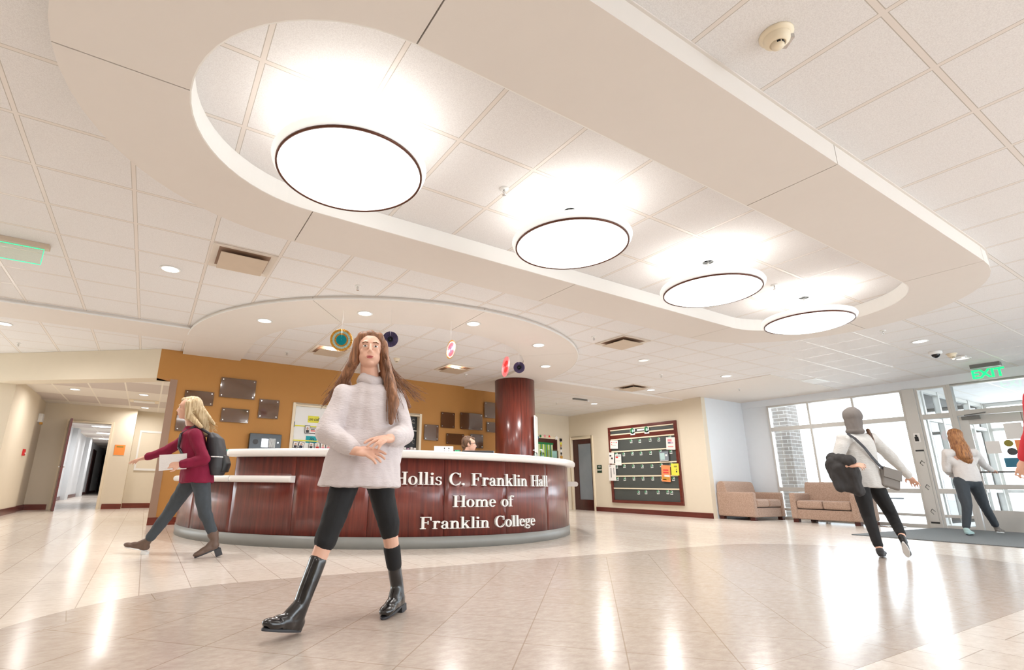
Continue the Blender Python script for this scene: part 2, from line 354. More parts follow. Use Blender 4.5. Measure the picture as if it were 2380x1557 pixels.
# soffit over the desk: curved band, two arms, two beams
zd = 2.79; cs = (3.53, 8.35); ro, ri = 3.3, 2.38
ds = MB(); NA = 72
def arc(c, r, a0, a1, n): return [(c[0] + r * math.cos(a0 + (a1 - a0) * i / n), c[1] + r * math.sin(a0 + (a1 - a0) * i / n)) for i in range(n + 1)]
cuts = [PI, PI + 0.87, PI * 1.5 - 0.05, PI * 1.5 + 0.75, 2 * PI]
for a, b in zip(cuts[:-1], cuts[1:]):
    o_, i_ = shrink(arc(cs, ro, a, b, 20), arc(cs, ri, a, b, 20)); ringseg(ds, o_, i_, zd, CZ)
ds.box((cs[0] - ro, cs[1], zd), (cs[0] - ri, 9.72, CZ)); ds.box((cs[0] + ri, cs[1], zd), (cs[0] + ro, 9.72, CZ))
struct('trim_5', ds, 'gyp')
bm_ = MB().box((-9, 8.0, zd + 0.0006), (cs[0] - ro + 0.07, 8.8, CZ)); struct('trim_6', bm_, 'gyp')
bm_ = MB().box((cs[0] + ro - 0.07, 8.0, zd + 0.0006), (11.3, 8.8, CZ)); bm_.box((10.15, 5.2, CZ - 0.012), (12.98, 8.0, CZ)); struct('trim_7', bm_, 'gyp')
te = MB(); ringseg(te, arc(cs, ro + 0.012, PI, 2 * PI, 60), arc(cs, ro, PI, 2 * PI, 60), zd - 0.003, zd + 0.016); te.box((-9, 7.988, zd - 0.003), (cs[0] - ro, 8.0, zd + 0.016)); struct('trim_8', te, 'white')

# tan wall with two door openings, its end guard, base
YT = 9.72
tw = MB()
D1 = (2.16, 3.01, 2.125); D2 = (4.0, 4.85, 2.12)
tw.box((0.115, YT, 0), (D1[0], YT + 0.25, CZ)); tw.box((D1[0], YT, D1[2]), (D1[1], YT + 0.25, CZ)); tw.box((D1[1], YT, 0), (D2[0], YT + 0.25, CZ))
tw.box((D2[0], YT, D2[2]), (D2[1], YT + 0.25, CZ)); tw.box((D2[1], YT, 0), (7.35, YT + 0.25, CZ)); tw.box((-0.09, YT, 2.33), (0.115, YT + 0.25, CZ))
struct('wall_tan', tw, 'tan')
struct('wall_closet', MB().box((1.9, YT + 0.9, 0), (5.2, YT + 0.95, CZ)), 'cream')
struct('trim_9', MB().box((0.11, YT - 0.012, 0.115), (0.22, YT, 2.33)), 'mauve')
struct('baseboard_tan', MB().box((0.11, YT - 0.02, 0), (2.14, YT, 0.115)), 'mahogany_x')
struct('wall_inner_return', MB().box((7.2, YT + 0.25, 0), (7.35, 12.15, CZ)), 'cream')
# far back wall and board wall
struct('wall_back', MB().box((7.35, 12.15, 0), (11.45, 12.3, CZ)), 'cream')
bw = MB().box((11.3, 7.5, 0), (11.45, 11.15, CZ)); bw.box((11.3, 11.15, 2.165), (11.45, 12.1, CZ)); bw.box((11.3, 12.1, 0), (11.45, 12.15, CZ)); bw.box((11.29, 7.49, 2.56), (11.3, 7.62, CZ - 0.02))
struct('wall_board', bw, 'cream')
struct('baseboard_board', MB().box((11.28, 7.5, 0), (11.3, 11.13, 0.118)), 'mahogany')
struct('wall_bay', MB().box((11.45, 7.5, 0), (13.1, 7.65, CZ)), 'white_wall')
# left corridor walls
lw = MB().box((-2.5, 11.9, 0), (-2.26, 14.35, 2.45)); lw.box((-2.5, 14.35, 0), (-2.3, 15.4, 2.45)); struct('wall_left', lw, 'cream')
struct('wall_added_west', MB().box((-9.2, -8, 0), (-9, 18, CZ)), 'cream')  # unseen wall added to hold back ambient sky light on the left
struct('wall_added_south', MB().box((-9.2, -8.2, 0), (3.0, -8, CZ)), 'cream')  # added out of view to cut the daylight entering from the south
dwl = MB().box((-2.5, 15.4, 0), (-1.83, 15.6, 2.45)); dwl.box((-1.83, 15.4, 2.08), (-0.88, 15.6, 2.45)); dwl.box((-0.88, 15.4, 0), (-0.43, 15.6, 2.45)); dwl.box((-0.5, 15.6, 0), (-0.43, 15.95, 2.45)); dwl.box((-0.43, 15.88, 0), (0.95, 16.0, 2.45))
struct('wall_corridor_end', dwl, 'cream')
struct('wall_corridor_right', MB().box((0.85, 9.97, 0), (0.95, 15.9, 2.45)), 'cream')
bb = MB().box((-2.26, 11.9, 0), (-2.24, 14.35, 0.12)); bb.box((-2.3, 14.35, 0), (-2.28, 15.4, 0.12)); struct('baseboard_left', bb, 'mahogany')
bb = MB().box((-2.3, 15.38, 0), (-1.88, 15.4, 0.12)); bb.box((-0.83, 15.38, 0), (-0.43, 15.4, 0.12)); bb.box((-0.43, 15.86, 0), (0.85, 15.88, 0.12)); struct('baseboard_corridor', bb, 'mahogany_x')
# hallway beyond the open door
hw = MB().box((-2.6, 15.6, 0), (-2.45, 46, 2.45)); hw.box((-0.35, 15.95, 0), (-0.2, 46, 2.45)); hw.box((-2.45, 22.5, 0), (-2.3, 23.3, 2.45)); hw.box((-2.45, 27.2, 0), (-2.3, 28.2, 2.45)); hw.box((-2.6, 45.8, 0), (-0.2, 46, 2.45)); struct('wall_hallway', hw, 'white_wall')
bb = MB().box((-2.45, 15.6, 0), (-2.43, 45.8, 0.12)); bb.box((-0.37, 15.95, 0), (-0.35, 45.8, 0.12)); struct('baseboard_hallway', bb, 'mahogany')
for n_, ya in (('door_8', 31.3), ('door_9', 37.5)): struct(n_, MB().box((-2.45, ya, 0), (-2.41, ya + 1.6, 2.15)), 'door_wood')

# ------------------------------------------------------------------ window wall (X = 13)
XW = 13.0
ww = MB().box((XW - 0.02, -8, 2.66), (XW + 0.12, 7.5, CZ)); ww.box((XW, 6.87, 0), (XW + 0.12, 7.5, 2.66)); struct('wall_window', ww, 'white_wall')
def window(name, y0, y1, mull, zlist, cat=None):
    r = sroot(name); fr = MB(); w = 0.045
    for y in [y0 + w / 2, y1 - w / 2] + mull: fr.box((XW - 0.03, y - w / 2, 0), (XW + 0.1, y + w / 2, 2.66))
    for z0, z1 in zlist: fr.box((XW - 0.025, y0, z0), (XW + 0.095, y1, z1))
    fr.build('frame', 'alu', r, bevel=0.004)
    ys = [y0 + w] + sorted(mull) + [y1 - w]
    zz = sorted(zlist)
    for a, b in zip(ys[:-1], ys[1:]):
        for (p, q), (s_, t_) in zip(zz[:-1], zz[1:]):
            MB().box((XW + 0.03, a, q), (XW + 0.04, b, s_)).build('pane', 'glass', r)
    return r
ZL = [(0, 0.06), (0.2, 0.25), (0.63, 0.72), (2.035, 2.13), (2.62, 2.66)]
window('window_1', 4.15, 6.87, [5.935, 5.04], ZL)
# broad post between window and entrance
pr = sroot('trim_10'); MB().box((XW - 0.05, 3.95, 0), (XW + 0.12, 4.15, 2.66)).build('post', 'alu', pr, bevel=0.004)
window('window_2', 3.46, 3.95, [], ZL)
r = sroot('window_3'); fr = MB(); fr.box((XW - 0.03, 3.40, 0), (XW + 0.1, 3.46, 2.66))
fr.box((XW - 0.03, 1.46, 2.05), (XW + 0.1, 3.40, 2.15)); fr.box((XW - 0.03, 1.40, 0), (XW + 0.1, 1.46, 2.66)); fr.box((XW - 0.03, 1.46, 2.62), (XW + 0.1, 3.40, 2.66)); fr.build('frame', 'alu', r, bevel=0.004)
MB().box((XW + 0.03, 1.46, 2.15), (XW + 0.04, 3.40, 2.62)).build('pane', 'glass', r)
window('window_4', -2.0, 1.40, [0.3, -0.8], ZL)
window('window_5', -7.0, -2.0, [-3.2, -4.4, -5.6], ZL)
def doorleaf(name, ya, yb, hand):
    r = sroot(name); st = 0.13; d = MB()
    d.box((XW - 0.01, ya, 0.01), (XW + 0.04, ya + st, 2.04)); d.box((XW - 0.01, yb - st, 0.01), (XW + 0.04, yb, 2.04))
    d.box((XW - 0.01, ya + st, 1.88), (XW + 0.04, yb - st, 2.04)); d.box((XW - 0.01, ya + st, 0.01), (XW + 0.04, yb - st, 0.36)); d.box((XW - 0.005, ya + st, 0.72), (XW + 0.035, yb - st, 0.80))
    d.build('leaf', 'alu', r, bevel=0.003)
    MB().box((XW + 0.01, ya + st, 0.36), (XW + 0.02, yb - st, 1.88)).build('pane', 'glass', r)
    h = MB().tube((XW - 0.07, ya + 0.03, 1.02), (XW - 0.07, yb - 0.03, 1.02), 0.016); h.box((XW - 0.07, ya + 0.02, 0.98), (XW - 0.01, ya + 0.06, 1.06)); h.box((XW - 0.07, yb - 0.06, 0.98), (XW - 0.01, yb - 0.02, 1.06)); h.build('push_bar', 'alu_dark', r)
    c = MB().box((XW - 0.06, yb - 0.3, 1.97), (XW - 0.01, yb - 0.05, 2.03)); c.tube((XW - 0.05, yb - 0.1, 2.05), (XW - 0.3, yb - 0.45, 2.05), 0.01); c.build('door_closer', 'alu_dark', r)
    return r
doorleaf('door_1', 2.44, 3.39, 1); doorleaf('door_2', 1.47, 2.42, 1)

# vestibule and outside
vz = 2.72
struct('ceiling_vestibule', MB().box((13.1, -2.0, vz), (17.3, 4.0, vz + 0.12)), 'ceiling_tile')
struct('floor_vestibule', MB().box((13.0, -8, -0.12), (17.4, 4.1, -0.002)), 'mat_fibre')
vf = MB()
for x in (13.35, 14.2, 15.1, 16.0, 16.9): vf.box((x, 3.95, 0), (x + 0.07, 4.08, vz))
for z in (0.0, 0.66, 2.06, 2.64): vf.box((13.1, 3.96, z), (17.0, 4.07, z + 0.07))
for y in (3.9, 2.9, 1.9, 0.9, -0.1, -1.1, -2.0): vf.box((17.0, y, 0), (17.12, y + 0.07, vz))
for z in (0.0, 0.66, 2.06, 2.64): vf.box((17.01, -2.0, z), (17.11, 4.0, z + 0.07))
rv = sroot('window_6'); vf.build('frame', 'alu', rv)
MB().box((13.1, 4.0, 0.07), (17.0, 4.01, 2.64)).build('pane', 'glass', rv)
struct('floor_outside', MB().box((13.0, 4.1, -0.14), (60, 40, -0.04)).box((17.4, -30, -0.14), (60, 4.1, -0.04)), 'concrete')
downlight(15.0, 1.5, vz, 'added fill light in the vestibule ceiling beyond the entrance doors', 'added vestibule fill lights', 1.5)  # unseen lamp added to brighten the dark vestibule
struct('wall_outside_brick', MB().box((15.0, 7.43, -0.04), (15.6, 9.6, 3.4)), 'brick')

# ------------------------------------------------------------------ frames and doors inside
def dframe(r, x0, x1, zt, Y, w=0.055, d=0.03, mat='frame_paint'):
    m = MB().box((x0, Y - d, 0), (x0 + w, Y + 0.26, zt)); m.box((x1 - w, Y - d, 0), (x1, Y + 0.26, zt)); m.box((x0 + w, Y - d, zt - w), (x1 - w, Y + 0.26, zt)); m.build('frame', mat, r, bevel=0.004)
r = sroot('door_3'); dframe(r, D1[0], D1[1], D1[2], YT)
lf = MB().box((D1[0] + 0.055, YT + 0.03, 0.01), (D1[1] - 0.055, YT + 0.07, D1[2] - 0.055)).build('leaf', 'white', r, bevel=0.003)
for z in (1.72, 1.1): MB().box((D1[0] + 0.045, YT - 0.036, z - 0.05), (D1[0] + 0.06, YT - 0.03, z + 0.05)).build('hinge', 'alu_dark', r)
MB().box((2.225, YT + 0.02, 1.695), (2.955, YT + 0.03, 1.715)).build('tape', 'yellow', r); MB().box((2.225, YT + 0.02, 1.425), (2.955, YT + 0.03, 1.445)).build('tape', 'yellow', r)
r = sroot('door_4'); dframe(r, D2[0], D2[1], D2[2], YT)
MB().box((D2[0] + 0.055, YT + 0.1, 0.01), (D2[1] - 0.055, YT + 0.13, D2[2] - 0.055)).build('leaf', 'charcoal', r)
MB().box((D2[0] + 0.06, YT + 0.07, 1.76), (D2[1] - 0.06, YT + 0.1, 1.775)).build('tray', 'white', r)
MB().box((D2[0] + 0.06, YT - 0.0, 1.24), (D2[1] - 0.06, YT + 0.1, 1.26)).build('shelf', 'white', r)
r = sroot('door_5'); m = MB().box((11.27, 11.14, 0), (11.46, 11.2, 2.165)); m.box((11.27, 12.04, 0), (11.46, 12.1, 2.165)); m.box((11.27, 11.2, 2.08), (11.46, 12.04, 2.165)); m.build('frame', 'frame_paint', r, bevel=0.004)
m = MB().box((11.33, 11.2, 0.0), (11.38, 11.28, 2.08)); m.box((11.33, 11.83, 0.0), (11.38, 12.04, 2.08)); m.box((11.33, 11.28, 1.94), (11.38, 11.83, 2.08)); m.box((11.33, 11.28, 0.0), (11.38, 11.83, 0.3)); m.build('leaf', 'door_wood', r)
MB().box((11.35, 11.28, 0.3), (11.36, 11.83, 1.94)).build('pane', 'frosted', r)
r = sroot('door_6'); m = MB().box((9.86, 12.12, 0), (9.93, 12.15, 2.16)); m.box((10.77, 12.12, 0), (10.84, 12.15, 2.16)); m.box((9.93, 12.12, 2.08), (10.77, 12.15, 2.16)); m.build('frame', 'frame_paint', r, bevel=0.004)
MB().box((9.93, 12.135, 0.01), (10.77, 12.15, 2.08)).build('leaf', 'door_wood', r)
t = MB().box((9.96, 12.12, 1.9), (10.6, 12.134, 1.96)).build('banner_header', 'green', r)
MB().box((9.98, 12.122, 1.05), (10.58, 12.134, 1.9)).build('banner', 'lime', r)
for i, x in enumerate((10.02, 10.11, 10.2, 10.3, 10.4, 10.47, 10.53)): MB().box((x, 12.118, 1.05), (x + 0.03, 12.122, 1.9)).build('stripe', 'paper' if i % 2 == 0 else 'blue', r)
r = sroot('door_7'); dframe(r, -1.83, -0.88, 2.08, 15.4)
# leaf swung open, seen nearly edge on
h0 = V((-1.77, 15.36, 0)); dd = V((-1.65 + 1.77, 14.53 - 15.36, 0)).normalized(); nn = V((dd.y, -dd.x, 0))
m = MB().obox(h0 + dd * 0.43 + V((0, 0, 1.02)), dd, nn, (0, 0, 1), 0.43, 0.022, 1.01); lf = m.build('leaf', 'mahogany', r)
for s in (-1, 1):
    q = h0 + dd * 0.8 + nn * 0.05 * s + V((0, 0, 0.95)); MB().tube(q - nn * 0.03 * s, q, 0.012).tube(q, q - dd * 0.12, 0.011).build('handle', 'chrome', r)
for z in (0.25, 1.0, 1.8): MB().box((-1.79, 15.33, z), (-1.76, 15.37, z + 0.1)).build('hinge', 'alu_dark', r)

# ------------------------------------------------------------------ reception desk
DC = (3.40, 8.10)
def rad(d): return math.radians(d)
desk = thing('reception_desk', 'curved mahogany reception desk with white countertop and raised silver lettering', 'reception desk', (DC[0], DC[1], 0))
MB().lathe([(2.86, 0), (2.96, 0), (2.96, 0.122), (2.86, 0.122)], DC, 120, rad(172), rad(372), closed=True).build('kick_plate', 'grey_kick', desk)
MB().lathe([(2.86, 0.12), (2.935, 0.12), (2.935, 0.70), (2.86, 0.70)], DC, 120, rad(172), rad(372), False, closed=True).build('carcass', 'black', desk)
MB().lathe([(2.86, 0.70), (2.935, 0.70), (2.935, 0.95), (2.86, 0.95)], DC, 90, rad(211.9), rad(317), False, closed=True).build('carcass', 'black', desk)
step = 16.1
for i in range(-3, 10):
    a = 211.9 + step * i; b = a + step
    top = 0.952 if 0 <= i < 7 else 0.672
    a0, b0 = max(a, 172) + 0.04, min(b, 372) - 0.04
    if b0 <= a0: continue
    if i == 6: b0 = 317
    MB().lathe([(2.935, 0.124), (2.955, 0.124), (2.955, top), (2.935, top)], DC, 14, rad(a0), rad(b0), True, closed=True).build('panel', 'desk_wood', desk)
    if i == 6: MB().lathe([(2.935, 0.124), (2.955, 0.124), (2.955, 0.672), (2.935, 0.672)], DC, 6, rad(317.1), rad(b - 0.04), True, closed=True).build('panel', 'desk_wood', desk)
MB().obox((DC[0] + 2.7 * math.cos(rad(211.9)), DC[1] + 2.7 * math.sin(rad(211.9)), 0.815), (math.cos(rad(211.9)), math.sin(rad(211.9)), 0), (-math.sin(rad(211.9)), math.cos(rad(211.9)), 0), (0, 0, 1), 0.25, 0.012, 0.135).build('end_panel', 'desk_wood', desk)
def rprof(r0, r1, z0, z1, rr=0.038, n=6):
    p = [(r0, z0)]
    p += [(r1 - rr + rr * math.sin(t), z0 + rr - rr * math.cos(t)) for t in [PI / 2 * i / n for i in range(n + 1)]]
    p += [(r1 - rr + rr * math.cos(t), z1 - rr + rr * math.sin(t)) for t in [PI / 2 * i / n for i in range(n + 1)]]
    p += [(r0, z1)]; return p
MB().lathe(rprof(2.42, 3.075, 0.953, 1.04), DC, 140, rad(211.3), rad(317.8), True, closed=True).build('countertop', 'solid_white', desk)
MB().lathe(rprof(2.55, 3.06, 0.672, 0.745, 0.034), DC, 60, rad(175), rad(212.4), True, closed=True).build('low_counter', 'solid_white', desk)
MB().lathe(rprof(2.957, 3.06, 0.672, 0.745, 0.034), DC, 30, rad(212.5), rad(228.1), True, closed=True).build('ledge', 'solid_white', desk)
MB().lathe(rprof(2.55, 3.11, 0.672, 0.745, 0.034), DC, 60, rad(318.5), rad(368), True, closed=True).build('low_counter', 'solid_white', desk)
MB().lathe([(2.0, 0.71), (2.5, 0.71), (2.5, 0.745), (2.0, 0.745)], DC, 60, rad(231), rad(317), False, closed=True).build('work_surface', 'white', desk)
for a in (236, 262, 290, 314): MB().obox((DC[0] + 2.3 * math.cos(rad(a)), DC[1] + 2.3 * math.sin(rad(a)), 0.355), (math.cos(rad(a)), math.sin(rad(a)), 0), (-math.sin(rad(a)), math.cos(rad(a)), 0), (0, 0, 1), 0.2, 0.015, 0.355).build('support_panel', 'white', desk)

# serif glyphs: rectangles, polygons and rings in units of the cap height
def Rc(x0, y0, x1, y1): return [(x0, y0), (x1, y0), (x1, y1), (x0, y1)]
def Rg(cx, cy, rx, ry, ix, iy, a0=0, a1=360, n=22):   # ring as quads
    out = []
    for i in range(n):
        p, q = rad(a0 + (a1 - a0) * i / n), rad(a0 + (a1 - a0) * (i + 1) / n)
        out.append([(cx + rx * math.cos(p), cy + ry * math.sin(p)), (cx + rx * math.cos(q), cy + ry * math.sin(q)), (cx + ix * math.cos(q), cy + iy * math.sin(q)), (cx + ix * math.cos(p), cy + iy * math.sin(p))])
    return out
def Dk(cx, cy, r, n=14): return [[(cx + r * math.cos(2 * PI * i / n), cy + r * math.sin(2 * PI * i / n)) for i in range(n)]]
def stem(x, y1, w=0.15, foot=True, flag=True):
    o = [Rc(x, 0, x + w, y1)]
    if foot: o.append(Rc(x - 0.08, 0, x + w + 0.08, 0.05))
    if flag: o.append([(x - 0.09, y1 - 0.06), (x + 0.02, y1 - 0.06), (x + 0.02, y1), (x - 0.02, y1)])
    return o
G = {
 'H': ([Rc(.09, 0, .26, 1), Rc(.62, 0, .79, 1), Rc(.26, .47, .62, .54)] + [Rc(a, b, a + .35, b + .055) for a in (0, .53) for b in (0, .945)], .88),
 'o': (Rg(.30, .335, .29, .35, .135, .30), .60), 'l': (stem(.09, 1), .33), 'i': (stem(.09, .66) + Dk(.165, .88, .095), .33),
 's': (Rg(.23, .49, .19, .185, .09, .12, 30, 275) + Rg(.23, .18, .21, .195, .10, .125, -160, 95) + [Rc(.36, .46, .41, .66), Rc(.02, 0, .06, .2)], .46),
 'C': (Rg(.44, .5, .44, .52, .265, .465, 48, 312, 30) + [Rc(.72, .64, .78, 1.0), [(.66, .06), (.72, .1), (.8, .28), (.75, .3)]], .84),
 '.': (Dk(.1, .09, .095), .22),
 'F': ([Rc(.09, 0, .26, 1), Rc(0, 0, .37, .055), Rc(0, .945, .72, 1), [(.66, .7), (.72, .7), (.72, 1), (.6, 1)], Rc(.26, .49, .52, .55), Rc(.47, .37, .53, .67)], .76),
 'r': (stem(.09, .66) + Rg(.36, .36, .2, .31, .12, .22, 62, 165, 10) + Dk(.43, .57, .085), .54),
 'a': ([Rc(.31, .08, .46, .5)] + Rg(.25, .47, .21, .2, .1, .15, 0, 165, 12) + Dk(.1, .5, .085) + Rg(.22, .18, .21, .19, .09, .13, 40, 320, 16) + [Rc(.29, .32, .42, .38), [(.4, .0), (.56, .02), (.54, .08), (.4, .1)]], .56),
 'n': (stem(.09, .66) + [Rc(.46, 0, .61, .42), Rc(.38, 0, .69, .05)] + Rg(.38, .4, .23, .27, .09, .18, 0, 150, 12), .71),
 'k': (stem(.09, 1) + [[(.2, .3), (.26, .26), (.56, .62), (.48, .64)], [(.27, .38), (.38, .46), (.66, .03), (.49, .0)], Rc(.42, 0, .72, .05), Rc(.38, .61, .66, .66)], .72),
 'm': (stem(.09, .66) + [Rc(.45, 0, .60, .42), Rc(.81, 0, .96, .42), Rc(.38, 0, .67, .05), Rc(.74, 0, 1.04, .05)] + Rg(.37, .4, .23, .27, .09, .18, 0, 150, 12) + Rg(.73, .4, .23, .27, .09, .18, 0, 150, 12), 1.06),
 'e': (Rg(.28, .335, .27, .35, .125, .30, 0, 322, 24) + [Rc(.1, .33, .54, .385)], .55),
 'f': ([Rc(.1, 0, .25, .8), Rc(.02, 0, .34, .05), Rc(0, .605, .42, .66)] + Rg(.31, .78, .21, .24, .08, .17, 60, 180, 10) + Dk(.42, .93, .08), .42),
 'g': (Rg(.26, .45, .23, .22, .10, .17) + Rg(.29, -.09, .27, .17, .18, .10) + [Rc(.08, .1, .18, .26), [(.08, .08), (.44, .0), (.44, .08), (.1, .18)], [(.4, .56), (.56, .6), (.56, .69), (.36, .64)]], .58),
 ' ': ([], .42)}
def glyphline(text, a_mid, width, z0, cap):
    tot = sum(G[c][1] for c in text) + 0.03 * len(text); k = width / tot; x = 0
    for ch in text:
        sh, w = G[ch]
        if sh:
            mb = MB()
            for poly in sh:
                n = len(poly); vs = []
                for R in (2.957, 2.985):
                    for (px, py) in poly:
                        u = (x + px) * k - width / 2; th = rad(a_mid) + u / 2.957
                        vs.append((DC[0] + R * math.cos(th), DC[1] + R * math.sin(th), z0 + py * cap))
                mb.add(vs, [tuple(range(n)), tuple(range(2 * n - 1, n - 1, -1))] + [(i, n + i, n + (i + 1) % n, (i + 1) % n) for i in range(n)])
            mb.build('letter', 'silver_letter', desk)
        x += w + 0.03
glyphline('Hollis C. Franklin Hall', 270.7, 2.24, 0.668, 0.137)
glyphline('Home of', 270.2, 0.83, 0.433, 0.124)
glyphline('Franklin College', 270.5, 1.60, 0.205, 0.124)

desk.scale = (1.0065, 1.0065, 1)
# column
CC = (6.35, 8.41)
colr = thing('round_column', 'round mahogany clad column rising from behind the desk to the soffit', 'column', (CC[0], CC[1], 0))
MB().lathe([(0, 0.0), (0.41, 0.0), (0.41, zd - 0.002), (0, zd - 0.002)], CC, 64).build('cladding', 'column_wood', colr)
MB().lathe([(0.405, 0.0), (0.425, 0.0), (0.425, 0.1), (0.405, 0.1)], CC, 64, closed=True).build('base_ring', 'grey_kick', colr)
for a in (250, 345):
    MB().lathe([(0.40, 0.1), (0.4125, 0.1), (0.4125, zd - 0.01), (0.40, zd - 0.01)], CC, 2, rad(a), rad(a + 0.6), closed=True).build('seam', 'black', colr)
pa = rad(313); pn = V((math.cos(pa), math.sin(pa), 0)); pt = V((-pn.y, pn.x, 0)); pc = V((CC[0], CC[1], 1.62)) + pn * 0.425
fr = thing('poster_frame', 'tall white framed poster mounted on the right side of the column', 'frame', tuple(pc))
m = MB()
for s in (-1, 1): m.obox(pc + pt * s * 0.17, pn, pt, (0, 0, 1), 0.012, 0.015, 0.42); m.obox(pc + V((0, 0, s * 0.41)), pn, pt, (0, 0, 1), 0.012, 0.155, 0.015)
m.build('frame', 'white', fr); MB().obox(pc - pn * 0.002, pn, pt, (0, 0, 1), 0.008, 0.155, 0.395).build('print', 'paper', fr)
# ------------------------------------------------------------------ ceiling fixtures
dome_lab = ['huge white dome light nearest the camera at the left end of the oval recess', 'white dome light second from the left end of the oval recess', 'white dome light third from the left in the oval recess', 'smallest looking white dome light at the far right end of the oval recess']
for x, lb in zip((0.8, 2.6, 4.4, 6.19), dome_lab):
    r = thing('dome_light', lb, 'ceiling light', (x, 2.68, CZ), 'dome lights in the oval recess')
    c = (x, 2.68)
    MB().lathe([(0, 2.415), (0.12, 2.42), (0.24, 2.437), (0.34, 2.46), (0.40, 2.48), (0.425, 2.493), (0.40, 2.5), (0, 2.505)], c, 64).build('bowl', 'dome_glow', r)
    MB().lathe([(0.424, 2.487), (0.436, 2.487), (0.436, 2.499), (0.424, 2.499)], c, 72, closed=True).build('rim', 'bronze_rim', r)
    MB().lathe([(0.428, 2.50), (0.455, 2.515), (0.462, 2.535), (0.452, 2.555), (0.40, 2.56), (0.40, 2.51)], c, 72, closed=True).build('collar', 'collar_glow', r)
    MB().lathe([(0.05, 2.80), (0.07, 2.80), (0.07, CZ), (0.0, CZ)], c, 24).tube((x, 2.68, 2.5), (x, 2.68, CZ - 0.01), 0.012).build('stem', 'white', r)
    area('uplight', (0, 0, 2.565 - CZ), 0.74, DOME_POWER, (1, 0.985, 0.96), r, True)
    area('downlight_lamp', (0, 0, 2.405 - CZ), 0.8, DOME_POWER * 7, (1, 0.98, 0.96), r)

dl = [(-0.10, 5.83, 'downlight beside the square diffuser at the left of the ceiling', 1.3),
      (-2.08, 9.37, 'downlight at the left edge of the picture beyond the beam', 1.4), (2.32, 8.07, 'downlight behind the teal and gold paper fan', 1.4), (4.70, 8.05, 'downlight between the white and red paper fans over the desk', 2.0),
      (10.05, 9.79, 'downlight in front of the notice board wall beyond the beam', 2.0), (7.21, 5.79, 'unlit downlight in the middle of the tiled ceiling', 0), (9.63, 7.60, 'downlight beside the small far diffuser before the beam', 1.5),
      (9.61, 5.77, 'downlight above the armchair bay, out in the open tiles', 1.2), (12.06, 5.77, 'downlight closest to the tall windows', 0.4), (9.62, 2.73, 'downlight next to the black dome camera', 0.6), (11.48, 2.76, 'unlit flush disc beside the lit green sign', 0)]
for x, y, lb, p in dl: downlight(x, y, CZ, lb, 'downlights in the tiled ceiling', p, power=p > 0, mat='lamp_glow' if p > 0 else 'lamp_dim')
for x, y in ((-6, 6), (-6, 1), (-2.5, 1.2), (-2.5, -2.5), (1.5, -2.5), (5.5, -2.5), (9.6, -1.0)): downlight(x, y, CZ, 'added fill downlight in the unseen ceiling behind the camera', 'added fill lights behind the camera', 1.6)  # unseen lamps added to fill the darker left side with light
for (x, y), lb in zip([(1.07, 6.99), (2.11, 5.95), (3.51, 5.55), (4.94, 5.91), (5.97, 6.96)], ['leftmost downlight in the curved soffit', 'curved soffit downlight above the teal paper fan', 'curved soffit downlight at the middle of the arc', 'curved soffit downlight right of the middle, above the red fan', 'rightmost downlight in the curved soffit, above the column']):
    downlight(x, y, zd, lb, 'downlights in the curved soffit', 1.0)
for (x, y), lb in zip([(-1.50, 12.75), (-0.30, 12.7), (-0.28, 15.0)], ['downlight at the left of the corridor ceiling', 'near downlight at the right of the corridor ceiling', 'far downlight at the right of the corridor ceiling']):
    downlight(x, y, 2.45, lb, 'corridor downlights', 0.8)
for i, (x, y) in enumerate(((-1.55, 21.3), (-1.62, 24.4), (-1.75, 27.7))):
    downlight(x, y, 2.45, ['nearest hallway light beyond the open door', 'middle hallway light beyond the open door', 'farthest hallway light beyond the open door'][i], 'hallway lights', 1.3, 0.30)

for x, y, lb in [(0.514, 5.184, 'largest looking square diffuser left of the oval soffit'), (2.344, 8.234, 'square diffuser below the teal paper fan over the desk'), (4.784, 8.234, 'square diffuser between two paper fans over the desk'), (6.004, 5.184, 'square diffuser between the curved soffit and the domes'), (9.05, 7.62, 'small far square diffuser close to the beam')]:
    r = thing('ceiling_diffuser', lb, 'air vent', (x, y, CZ), 'square ceiling diffusers')
    def sq(mb, a, z0, b, z1):
        vs = [(x + i * a, y + j * a, z0) for i, j in ((-1, -1), (1, -1), (1, 1), (-1, 1))] + [(x + i * b, y + j * b, z1) for i, j in ((-1, -1), (1, -1), (1, 1), (-1, 1))]
        return mb.add(vs, [(i, (i + 1) % 4, 4 + (i + 1) % 4, 4 + i) for i in range(4)])
    m = MB(); sq(m, 0.295, CZ - 0.002, 0.29, CZ - 0.012); sq(m, 0.29, CZ - 0.012, 0.235, CZ - 0.004); m.build('frame', 'vent_frame', r)
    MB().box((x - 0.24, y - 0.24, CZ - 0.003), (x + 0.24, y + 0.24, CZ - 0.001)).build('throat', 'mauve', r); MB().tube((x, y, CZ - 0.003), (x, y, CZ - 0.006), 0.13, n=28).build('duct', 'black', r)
    MB().box((x - 0.215, y - 0.215, CZ - 0.05), (x + 0.215, y + 0.215, CZ - 0.042)).build('plate', 'vent', r, bevel=0.002)
    m = MB()
    for i in (-1, 1):
        for j in (-1, 1): m.tube((x + 0.12 * i, y + 0.12 * j, CZ - 0.045), (x + 0.12 * i, y + 0.12 * j, CZ - 0.002), 0.006, n=6)
    m.build('hanger', 'vent_frame', r)
r = thing('return_grille', 'bright return air grille in the ceiling near the tall windows', 'air vent', (11.49, 5.184, CZ))
m = MB().box((11.20, 4.89, CZ - 0.01), (11.78, 4.93, CZ)); m.box((11.20, 5.44, CZ - 0.01), (11.78, 5.48, CZ)); m.box((11.20, 4.93, CZ - 0.01), (11.24, 5.44, CZ)); m.box((11.74, 4.93, CZ - 0.01), (11.78, 5.44, CZ)); m.build('frame', 'white', r)
m = MB()
